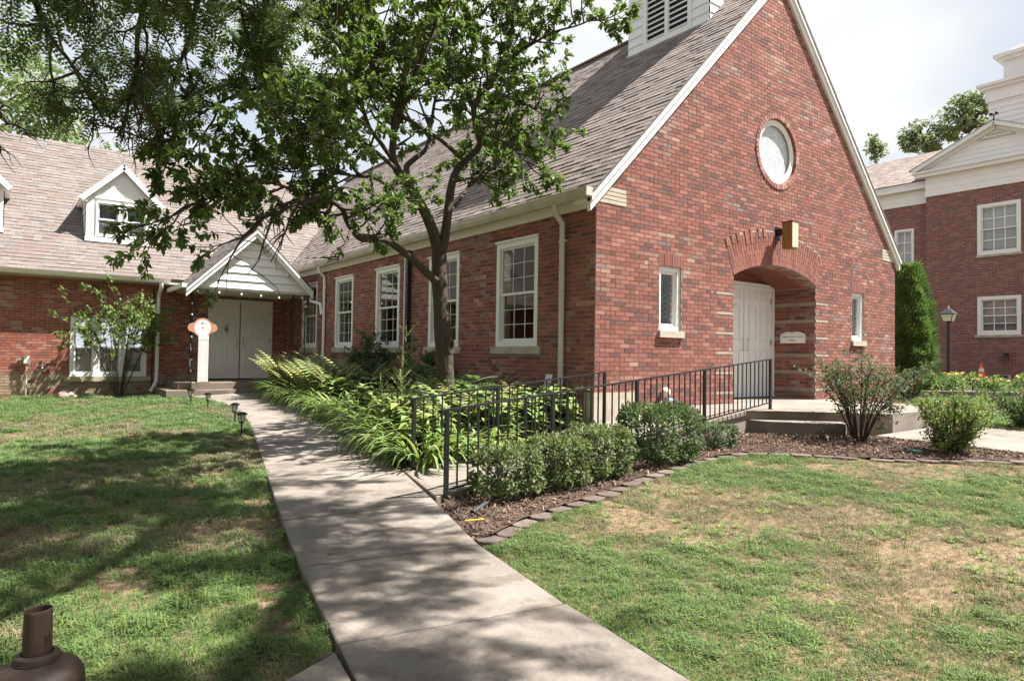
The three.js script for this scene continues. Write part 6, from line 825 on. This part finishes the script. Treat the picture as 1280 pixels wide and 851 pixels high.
looseShrub('wall_shrub', 'broad leaved shrub under the window behind the tree trunk', 6.3, -11.0, 14, 1.2, 0.42, 1600, 0.085, [[0.06, 0.12, 0.03], [0.08, 0.15, 0.04]], 87, null, 0.4, 0.2);
// marigold bed
{
  const r = rngOf(91), mg = [std({ color: rgb(0.42, 0.20, 0.03), side: THREE.DoubleSide }), std({ color: rgb(0.45, 0.34, 0.08), side: THREE.DoubleSide }), std({ color: rgb(0.36, 0.12, 0.06), side: THREE.DoubleSide })];
  for (let k = 0; k < 22; k++) { const t = 0.03 + 0.94 * ((k + 0.5) / 22), off = 0.35 + 0.9 * r(), x = lerp(18.6, 22.4, t) + off * 0.67, z = lerp(-7.8, -4.4, t) - off * 0.75, y = 0.62, o = thing('marigold_plant', 'marigold plant with orange and yellow blooms behind the low wall', 'flower', [x, y, z], 'marigolds in the raised bed'), L = new Leaves(), h = 0.34 + 0.2 * r(); mesh('stems', new B().tube([[x, y - 0.2, z], [x, y + h * 0.7, z]], [0.03, 0.01], 5), M.twig, o);
    for (let j = 0; j < 330; j++) { const d = rdir(r); L.add([x + d[0] * 0.27 * r(), y + h * 0.5 + d[1] * h * 0.5, z + d[2] * 0.27 * r()], norm3(A3(d, [0, 0.4, 0])), 0.6 + 0.5 * r(), shade([0.17, 0.25, 0.07], r), r); } L.build('foliage', leafGeo(0.11, 0.045), M.leaf, o);
    for (let j = 0; j < 4; j++) { const b = new B(), d = rdir(r); for (let i = 0; i < 8; i++) { const a = i * 0.785; b.poly([[0, 0, 0], [Math.cos(a - 0.4) * 0.04, 0.012, Math.sin(a - 0.4) * 0.04], [Math.cos(a) * 0.05, 0.02, Math.sin(a) * 0.05], [Math.cos(a + 0.4) * 0.04, 0.012, Math.sin(a + 0.4) * 0.04]]); } const f = mesh('bloom', b, mg[(r() * 3) | 0], o); f.position.set(d[0] * 0.24, h * (0.75 + 0.35 * r()), d[2] * 0.24); f.rotation.set(0.5 * (r() - 0.5), 0, 0.5 + 0.4 * r()); } }
  structure('flower_bed', sheet([[18.6, -7.8], [22.4, -4.4], [24, -6.2], [20.2, -9.6]], 0.14, 1), M.soil);
}
// ---------------------------------------------------------------- perennials in the bed along the church
const blade = (b, p, a, len, w, arch, c, r, seg = 6) => {            // an arching strap leaf, slightly folded
  const dir = [Math.cos(a), 0, Math.sin(a)], sd = [-dir[2], 0, dir[0]]; let q = p, el = 1.35 - 0.25 * r(), prev = null;
  for (let k = 0; k <= seg; k++) { const t = k / seg, W = w * Math.sin(Math.PI * (0.18 + 0.80 * t) * 0.98) * 0.5 + 0.0008, m = [q[0], q[1] - W * 0.25, q[2]], L = A3(q, F3(sd, W)), R = A3(q, F3(sd, -W)); if (prev) { b.poly([prev[0], prev[1], m, L], c); b.poly([prev[1], prev[2], R, m], c); } prev = [L, m, R]; el -= arch / seg * (0.6 + 0.9 * t); q = A3(q, F3(dir, Math.cos(el) * len / seg), [0, Math.sin(el) * len / seg, 0]); }
};
const where = (z) => (z > -8.6 ? 'by the ramp railing' : z > -11.2 ? 'beside the tree and black tub' : z > -14.4 ? 'below the middle church windows' : 'near the porch steps');
{
  const r = rngOf(131), strap = M.leaf;
  const lily = [0, 1, 2, 3].map((v) => { const o = local('daylily_clump'), b = new B(), dry = new B(); for (let k = 0; k < 50; k++) { const a = r() * 6.283, d = 0.09 * Math.sqrt(r()); blade(b, [Math.cos(a) * d, 0, Math.sin(a) * d], a + (r() - 0.5) * 1.2, 0.45 + 0.38 * r(), 0.024 + 0.012 * r(), 1.2 + 1.5 * r(), shade([[0.18, 0.27, 0.05], [0.14, 0.235, 0.042], [0.26, 0.32, 0.07]][(r() * 3) | 0], r), r); } for (let k = 0; k < 7; k++) blade(dry, [0, 0, 0], r() * 6.283, 0.35 + 0.2 * r(), 0.014, 2.6, shade([0.42, 0.28, 0.13], r), r); mesh('leaves', b, strap, o); mesh('dry_leaves', dry, strap, o); return o; });
  const spots = []; for (let k = 0; k < 46; k++) { const z = -6.55 - 0.24 * k, x = edgeX(PR, z) + 0.20 + 0.12 * r(); spots.push([x, z, 0.82 + 0.3 * r()]); if (k % 2 === 0) spots.push([x + 0.36 + 0.15 * r(), z - 0.1, 0.95 + 0.3 * r()]); if (k % 3 === 0) spots.push([x + 0.75 + 0.2 * r(), z - 0.05, 0.95 + 0.3 * r()]); }
  spots.forEach(([x, z, s], i) => { if (x < 6.6) put(i < 4 ? lily[i] : lily[i % 4].clone(), `clump of arching daylily leaves ${x < edgeX(PR, z) + 0.34 ? 'spilling over the walk edge' : 'behind the front row'} ${where(z)}`, 'plant', 'daylilies along the walk', [x, G(x, z) + 0.02, z], r() * 6.28, s * 1.15); });
  // ferns, sun-yellowed
  const fern = [0, 1, 2].map((v) => { const o = local('fern'), b = new B(); for (let k = 0; k < 13; k++) { const a = r() * 6.283, len = 0.62 + 0.3 * r(); let q = [0, 0, 0], el = 1.45 - 0.25 * r(); const n = 18, dir = [Math.cos(a), 0, Math.sin(a)], sd = [-dir[2], 0, dir[0]], c = shade([[0.30, 0.34, 0.055], [0.21, 0.29, 0.05], [0.40, 0.37, 0.10]][(r() * 3) | 0], r), sp = [q]; for (let i = 1; i <= n; i++) { const t = i / n; el -= 1.15 / n * (0.3 + t); q = A3(q, F3(dir, Math.cos(el) * len / n), [0, Math.sin(el) * len / n, 0]); sp.push(q); if (t > 0.15) for (const s of [-1, 1]) { const L = len * 0.21 * Math.sin(Math.PI * Math.min(1, 0.28 + 0.72 * t)) + 0.008, tip = A3(q, F3(sd, s * L), F3(dir, L * 0.35), [0, -L * 0.2, 0]), w = len * 0.032, mid = mix3(q, tip, 0.45); b.poly([q, A3(mid, F3(dir, -w)), tip, A3(mid, F3(dir, w))], c); } } b.tube(sp, 0.002, 3, [0.3, 0.25, 0.1], false); } mesh('fronds', b, M.leaf, o); return o; });
  for (let k = 0; k < 62; k++) { const z = k < 34 ? -12.6 - 5.0 * r() : -7.6 - 6 * r(), e = edgeX(PR, z) + 0.5, x = k < 34 ? e - 0.22 + 0.8 * r() : lerp(e + 0.7, 6.5, r()); if (x > 6.5) continue; put(k < 3 ? fern[k] : fern[k % 3].clone(), `feathery fern with yellowing fronds in the bed ${where(z)}`, 'fern', 'ferns in the bed', [x, G(x, z) + 0.02, z], r() * 6.28, (k < 34 ? 1.15 : 0.95) + 0.45 * r()); }
  for (const [x, z] of [[4.55, -7.7], [4.75, -7.45], [5.15, -7.5], [5.3, -7.85], [4.5, -8.1], [5.0, -7.2], [4.4, -7.4]]) put(fern[0].clone(), 'feathery fern close around the forked tree trunk', 'fern', 'ferns in the bed', [x, G(x, z) + 0.02, z], x * 40, 0.95 + 0.3 * r());
  // broad-leaved plants nearer the ramp
  const broad = [0, 1, 2].map((v) => { const o = local('leafy_perennial'), b = new B(), st = new B(); for (let s = 0; s < 9; s++) { const a = r() * 6.283, h = 0.28 + 0.22 * r(), e = [Math.cos(a) * 0.16 * r(), h, Math.sin(a) * 0.16 * r()]; st.tube([[0, 0, 0], mix3([0, 0, 0], e, 0.6), e], [0.006, 0.005, 0.003], 4, [0.5, 0.6, 0.3], false); for (let k = 0; k < 9; k++) { const t = 0.25 + 0.75 * (k / 9), p = F3(e, t), d = a + k * 2.4, len = 0.11 + 0.08 * r(), c = shade([[0.20, 0.29, 0.045], [0.155, 0.25, 0.04], [0.26, 0.32, 0.055]][(r() * 3) | 0], r), D = [Math.cos(d), 0.35 - 0.5 * r(), Math.sin(d)], S = [-Math.sin(d), 0, Math.cos(d)], w = len * 0.27, m = A3(p, F3(D, len * 0.5)), q = A3(p, F3(D, len), [0, -0.03, 0]); b.poly([p, A3(m, F3(S, w), [0, 0.012, 0]), m], c).poly([m, A3(m, F3(S, w), [0, 0.012, 0]), q], c).poly([p, m, A3(m, F3(S, -w), [0, 0.012, 0])], c).poly([m, q, A3(m, F3(S, -w), [0, 0.012, 0])], c); } } mesh('stems', st, M.twig, o); mesh('leaves', b, M.leaf, o); return o; });
  let n = 0; for (let k = 0; k < 130; k++) { const x = 3.75 + 2.85 * r(), z = -6.95 - 6.5 * Math.pow(r(), 1.3); if (x < edgeX(PR, z) + 0.3 || z > rampFar(x) - 0.18) continue; put(n < 3 ? broad[n] : broad[n % 3].clone(), `leafy green perennial ${x > 5.6 ? 'close to the church wall' : 'in the middle of the bed'} ${where(z)}`, 'plant', 'leafy perennials behind the ramp', [x, G(x, z) + 0.02, z], r() * 6.28, 1.05 + 0.65 * r()); n++; }
  // tall goldenrod stalks
  for (const [x, z, h] of [[5.35, -9.95, 1.75], [5.1, -9.75, 1.2], [5.6, -10.3, 1.35], [4.85, -9.2, 0.95], [4.6, -9.5, 0.8]]) { const y = G(x, z), o = thing('goldenrod', 'tall goldenrod stalk with narrow leaves and feathery tips in the bed', 'plant', [x, y, z], 'goldenrod stalks'), b = new B(), lean = [0.12 * (r() - 0.5), 0, 0.12 * (r() - 0.5)], S = []; for (let k = 0; k <= 6; k++) S.push([x + lean[0] * k / 6, y + h * k / 6, z + lean[2] * k / 6]); mesh('stem', new B().tube(S, [0.008, 0.007, 0.006, 0.005, 0.004, 0.003, 0.002], 5, [2.2, 2.4, 1.0], false), M.twig, o); for (let k = 0; k < 46; k++) { const t = 0.12 + 0.88 * k / 46, i = Math.min(5, Math.floor(t * 6)), p = mix3(S[i], S[i + 1], t * 6 - i); blade(b, p, k * 2.4, (0.16 - 0.07 * t) * (0.8 + 0.5 * r()), 0.016, 1.3, shade([0.14, 0.21, 0.06], r), r, 3); } for (let s = 0; s < 6; s++) { const a = s * 1.05, p0 = S[5 - (s % 2)], q = A3(p0, [Math.cos(a) * 0.17, 0.16 + 0.1 * r(), Math.sin(a) * 0.17]); for (let k = 0; k < 22; k++) { const p = mix3(p0, q, k / 22); blade(b, p, r() * 6.28, 0.035, 0.007, 0.8, shade([0.34, 0.33, 0.11], r), r, 2); } } mesh('leaves', b, M.leaf, o); }
  // sumac-like sapling before the trunk
  { const x = 4.95, z = -7.45, y = G(x, z), o = thing('sapling', 'young sapling with long compound leaves in front of the tree trunk', 'sapling', [x, y, z]), L = new Leaves(); const st = [[x, y, z], [x + 0.03, y + 0.5, z], [x + 0.02, y + 0.95, z - 0.02]]; mesh('stem', new B().tube(st, [0.010, 0.008, 0.004], 6), M.twig, o); for (let k = 0; k < 15; k++) { const t = 0.4 + 0.6 * (k / 15), p = t < 0.5 ? mix3(st[0], st[1], t * 2) : mix3(st[1], st[2], t * 2 - 1), a = k * 2.4; L.add(p, [Math.cos(a), 0.35, Math.sin(a)], 1, shade([0.10, 0.19, 0.035], r), r, 0.3); } L.build('leaves', frondGeo(7, 0.38, 0.11, 0.030), M.leaf, o); }
  // last year's dry stalks
  for (const [x, z, h] of [[6.0, -8.6, 0.85], [6.3, -7.75, 0.8], [6.2, -8.1, 0.65], [5.6, -8.2, 0.62], [6.55, -7.3, 0.85], [6.05, -8.45, 0.7]]) { const y = G(x, z), o = thing('dry_stalk', 'dead brown flower stalk standing against the church wall', 'plant', [x, y, z], 'dry flower stalks'), e = [x + 0.1 * (r() - 0.5), y + h, z + 0.1 * (r() - 0.5)]; mesh('stem', new B().tube([[x, y, z], mix3([x, y, z], e, 0.6), e], [0.009, 0.007, 0.004], 5, [3.4, 3.0, 2.6]), M.twig, o); for (const s of [0.7, 0.85, 1]) { const p = mix3([x, y, z], e, s), q = A3(p, [0.08 * (r() - 0.5), 0.12, 0.1 * (r() - 0.5)]); mesh('seed_head', new B().tube([p, mix3(p, q, 0.5), q], [0.003, 0.004, 0.009], 5, [3, 2.5, 2.2]), M.twig, o); } }
  // small self-sown yellow blooms
  { const ym = std({ color: rgb(0.75, 0.52, 0.02), side: THREE.DoubleSide }); for (const [x, z, h] of [[5.3, -13.2, 0.75], [5.5, -13.6, 0.8], [5.2, -12.9, 0.7], [4.9, -10.6, 0.6]]) { const y = G(x, z), o = thing('yellow_flower', 'small yellow daisy standing above the ferns', 'flower', [x, y, z], 'yellow daisies'), b = new B(); mesh('stem', new B().tube([[x, y, z], [x, y + h, z]], 0.004, 4), M.twig, o); for (let i = 0; i < 10; i++) { const a = i * 0.628; b.poly([[x, y + h, z], [x + Math.cos(a - 0.25) * 0.04, y + h + 0.01, z + Math.sin(a - 0.25) * 0.04], [x + Math.cos(a) * 0.055, y + h, z + Math.sin(a) * 0.055], [x + Math.cos(a + 0.25) * 0.04, y + h + 0.01, z + Math.sin(a + 0.25) * 0.04]]); } mesh('bloom', b, ym, o); } }
}
// ---------------------------------------------------------------- grass, mulch chips, leaf litter
{
  const r = rngOf(151);
  const tuft = (n, h, spread, w) => { const b = new B(), q = rngOf(n * 7 + 3); for (let k = 0; k < n; k++) { const a = q() * 6.283, d = spread * Math.sqrt(q()), p = [Math.cos(a) * d, 0, Math.sin(a) * d], L = h * (0.55 + 0.75 * q()), a2 = q() * 6.283, lean = 0.35 + 1.1 * q(), dx = [Math.cos(a2), 0, Math.sin(a2)], sd = [-dx[2] * w, 0, dx[0] * w], m = A3(p, F3(dx, L * 0.32 * lean), [0, L * 0.62, 0]), t = A3(p, F3(dx, L * 0.85 * lean), [0, L * (1 - 0.3 * lean), 0]); b.poly([A3(p, sd), A3(p, F3(sd, -1)), A3(m, F3(sd, -0.8)), A3(m, F3(sd, 0.8))]).poly([A3(m, F3(sd, 0.8)), A3(m, F3(sd, -0.8)), t]); } return b.geo(); };
  const dry = (x, z) => fbm(x * 0.75 + 3, z * 0.75, 201, 4), inSlab = (x, z) => x > edgeX(PL, z) + 0.012 && x < edgeX(PR, z) - 0.012 && z > -18, rightLawn = [[2.2, 3], [2.25, 0], [2.31, -1.75], [2.44, -2.65], [2.66, -3.88], ...beside(-0.05), [9.72, -1.6], [9.72, 3]];
  const sideSlab = (x, z) => { const t = (z + 2.90) - (1.215 - x) * 0.46; return x < 1.3 && t > -0.03 && t < 1.06; };
  const gl = new Leaves(), gr = new Leaves(), gf = new Leaves(), wd = new Leaves(), straw = new Leaves();
  const put1 = (L, x, z, s, col) => L.add([x, G(x, z) - 0.012, z], [Math.sin(r() * 6.28) * 1, 0, Math.cos(r() * 6.28)], s, col, r, 0.0);
  const LUSH = [[0.105, 0.190, 0.030], [0.125, 0.212, 0.036], [0.088, 0.165, 0.028], [0.15, 0.22, 0.044]], DRY = [[0.29, 0.23, 0.13], [0.25, 0.195, 0.105], [0.22, 0.185, 0.09]], MID = [[0.15, 0.16, 0.05], [0.17, 0.17, 0.065]];
  // left lawn
  for (let k = 0; k < 150000; k++) {
    const z = 1 - 20.9 * Math.pow(r(), 1.25), x = edgeX(PL, z) - 6.2 * Math.pow(r(), 1.35); if (z < -19.9 || inSlab(x, z) || sideSlab(x, z) || (z > -0.5 && Math.hypot(x, z) < 0.6)) continue;
    const d = dry(x, z), bare = fbm(x * 1.7, z * 1.7, 77, 4), near = edgeX(PL, z) - x, depth = Math.hypot(x, z); if (bare > 0.60 && r() < 0.80) continue; if (near < 0.28 && z > -7 && fbm(x * 2, z * 2, 4, 3) > 0.42 && r() < 0.85) continue;
    put1(gl, x, z, (0.45 + 0.5 * r() + 0.75 * smooth(0.35, 0.7, fbm(x * 5, z * 5, 12, 2))) * (0.9 + depth * 0.02), shade(d > 0.62 && r() < 0.5 ? DRY[(r() * 3) | 0] : d > 0.55 && r() < 0.4 ? MID[(r() * 2) | 0] : LUSH[(r() * 4) | 0], r, 0.5));
  }
  // right lawn: thin and parched, with greener patches
  for (let k = 0; k < 150000; k++) {
    const z = 2.4 - 7.6 * r(), x = 2.3 + 7.4 * Math.pow(r(), 1.15); if (!inPoly(rightLawn, x, z)) continue;
    const d = dry(x * 1.1 + 9, z * 1.1), e = Math.max(0, 1 - (x - edgeX(PR, z)) / 1.3) * 0.07, g = d + e + 0.16 * (fbm(x * 5, z * 5, 55, 2) - 0.5), bare = fbm(x * 1.9 + 4, z * 1.9, 88, 4); if (g < 0.42 && r() < 0.45) continue; if (bare > 0.62 && r() < 0.75) continue;
    const col = g > 0.53 ? (r() < 0.80 ? LUSH : MID) : g > 0.46 ? (r() < 0.48 ? LUSH : r() < 0.5 ? MID : DRY) : r() < 0.62 ? DRY : r() < 0.6 ? MID : LUSH; put1(gr, x, z, (0.4 + 0.45 * r() + 0.6 * smooth(0.4, 0.7, fbm(x * 6, z * 6, 13, 2))) * (g > 0.57 ? 1.1 : 0.85), shade(col[(r() * col.length) | 0], r, 0.5));
  }
  for (let k = 0; k < 26000; k++) { const x = 12.5 + 17.5 * Math.pow(r(), 1.3), z = -8.6 + 9 * r(); if (inPoly([[18.6, -7.8], [22.4, -4.4], [24, -6.2], [20.2, -9.6]], x, z)) continue; put1(gf, x, z, 1.3 + 0.8 * r(), shade(dry(x, z) > 0.55 ? MID[0] : LUSH[(r() * 4) | 0], r, 0.5)); }
  for (let k = 0; k < 14000; k++) { const x = 17 + 13 * r(), z = -20 + 13 * r(); put1(gf, x, z, 1.6 + 0.8 * r(), shade(LUSH[(r() * 4) | 0], r, 0.5)); }
  // broad weeds: bright clover and dandelion rosettes
  for (let k = 0; k < 3600; k++) { const left = r() < 0.5, z = left ? -2.6 - 9 * r() : 1 - 5.8 * r(), x = left ? edgeX(PL, z) - 0.1 - 3.4 * r() : 2.4 + 6.5 * r(); if (left ? sideSlab(x, z) || fbm(x * 2.6, z * 2.6, 303, 3) < 0.54 : !inPoly(rightLawn, x, z) || fbm(x * 2.6, z * 2.6, 305, 3) < 0.55) continue; put1(wd, x, z, 0.45 + 0.5 * r(), shade([0.16, 0.25, 0.04], r, 0.4)); }
  const weed = (() => { const b = new B(), q = rngOf(8); for (let k = 0; k < 13; k++) { const a = k * 2.4, L = 0.06 + 0.06 * q(), D = [Math.cos(a), 0.35 + 0.9 * q(), Math.sin(a)], S = [-Math.sin(a) * 0.0034, 0, Math.cos(a) * 0.0034], m = F3(D, L * 0.55), t = F3([D[0] * 1.1, D[1] * 0.55, D[2] * 1.1], L); b.poly([S, F3(S, -1), A3(m, F3(S, -1)), A3(m, S)]).poly([A3(m, S), A3(m, F3(S, -1)), t]); } return b.geo(); })();
  for (let k = 0; k < 9000; k++) { const left = r() < 0.45, z = left ? -2.6 - 8 * r() : 1.5 - 6.6 * r(), x = left ? edgeX(PL, z) - 0.02 - 3.2 * r() : 2.36 + 7 * r(); if (left ? sideSlab(x, z) : !inPoly(rightLawn, x, z)) continue; straw.add([x, G(x, z) + 0.012 + 0.02 * r(), z], [Math.cos(r() * 6.28), 0.25 * (r() - 0.5), Math.sin(r() * 6.28)], 0.35 + 0.6 * r(), shade([0.28, 0.22, 0.13], r, 0.5), r, 3); }
  for (const z0 of [-0.75, -1.85, -2.96, -4.11, -5.27, -6.72, -8]) for (let k = 0; k < 26; k++) { const t = r(), x = lerp(edgeX(PL, z0), edgeX(PR, z0 + 0.2), t), z = z0 + 0.2 * t; if (fbm(x * 4, z0 * 3, 9, 2) > 0.52) put1(gl, x, z, 0.3 + 0.25 * r(), shade(MID[0], r)); }
  const T1 = tuft(7, 0.055, 0.03, 0.0021), T2 = tuft(7, 0.042, 0.032, 0.0019), T3 = tuft(8, 0.06, 0.06, 0.004), host = (name, label) => { const o = new THREE.Group(); o.name = name; scene.add(o); tag(o, label, 'grass', null, 'stuff'); return o; };
  const place = (L, name, geo, label, cat, mat = M.leaf) => { const o = L.build(name, geo, mat, scene); tag(o, label, cat, null, 'stuff'); };
  place(gl, 'lawn_grass', T1, 'shaded green lawn grass left of the curving walk', 'grass'); place(gr, 'lawn_grass_dry', T2, 'thin sunburnt lawn grass right of the walk', 'grass'); place(gf, 'lawn_grass_far', T3, 'green lawn before the brick hall', 'grass'); place(wd, 'lawn_weeds', weed, 'small bright broad leaved weeds scattered in the lawns', 'weeds'); place(straw, 'dead_grass', (() => { const b = new B(); b.poly([[0.0018, 0, 0], [-0.0018, 0, 0], [-0.0012, 0.006, 0.05], [0.0012, 0.006, 0.05]]).poly([[0.0012, 0.006, 0.05], [-0.0012, 0.006, 0.05], [0, 0, 0.09]]); return b.geo(); })(), 'dead straw lying among the lawn grass', 'grass');
  const chip = new THREE.BoxGeometry(1, 0.25, 0.42), mc = new Leaves();
  for (let k = 0; k < 21000; k++) { const x = 2.6 + 7.2 * r(), z = -6 + 4.1 * r(); if (!inPoly(MULCH, x, z)) continue; const s = 0.012 + 0.03 * Math.pow(r(), 2), t = r(); mc.add([x, G(x, z) + 0.035 + 0.012 * r(), z], norm3([Math.cos(r() * 6.28), 0.5 * (r() - 0.5), Math.sin(r() * 6.28)]), s, shade(t < 0.5 ? [0.10, 0.062, 0.045] : t < 0.85 ? [0.16, 0.105, 0.078] : [0.25, 0.185, 0.14], r, 0.6), r, 1.2); }
  const lit = new Leaves(); for (let k = 0; k < 900; k++) { const x = 2.7 + 7 * r(), z = -6 + 4 * r(); if (!inPoly(MULCH, x, z)) continue; lit.add([x, G(x, z) + 0.055, z], [Math.cos(r() * 6.28), 0.2 * (r() - 0.5), Math.sin(r() * 6.28)], 0.5 + 0.5 * r(), shade([0.22, 0.14, 0.08], r, 0.6), r, 0.6); }
  for (let k = 0; k < 60; k++) { const z = -2 - 10 * r(), x = lerp(edgeX(PL, z), edgeX(PR, z), r()); if (r() < 0.5) lit.add([x, G(x, z) + 0.056, z], [Math.cos(r() * 6.28), 0.05, Math.sin(r() * 6.28)], 0.2 + 0.35 * r(), shade([0.22, 0.15, 0.08], r, 0.6), r, 0.4); }
  for (let k = 0; k < 1500; k++) { const z = -6.5 - 11 * r(), x = edgeX(PR, z) + 0.04 + 0.4 * r(); lit.add([x, G(x, z) + 0.05, z], [Math.cos(r() * 6.28), 0.3 * (r() - 0.5), Math.sin(r() * 6.28)], 0.6 + 0.7 * r(), shade([0.34, 0.22, 0.11], r, 0.6), r, 0.6); }
  place(mc, 'mulch_chips', (() => { chip.setAttribute('color', new THREE.Float32BufferAttribute(new Float32Array(72).fill(1), 3)); return chip; })(), 'brown wood chips covering the bed along the ramp', 'mulch', std({ roughness: 1 })); place(lit, 'leaf_litter', leafGeo(0.06, 0.03, 0.3, 0.3), 'dry fallen leaves in the beds and on the walk', 'leaves');
}
renderer.render(scene, camera);
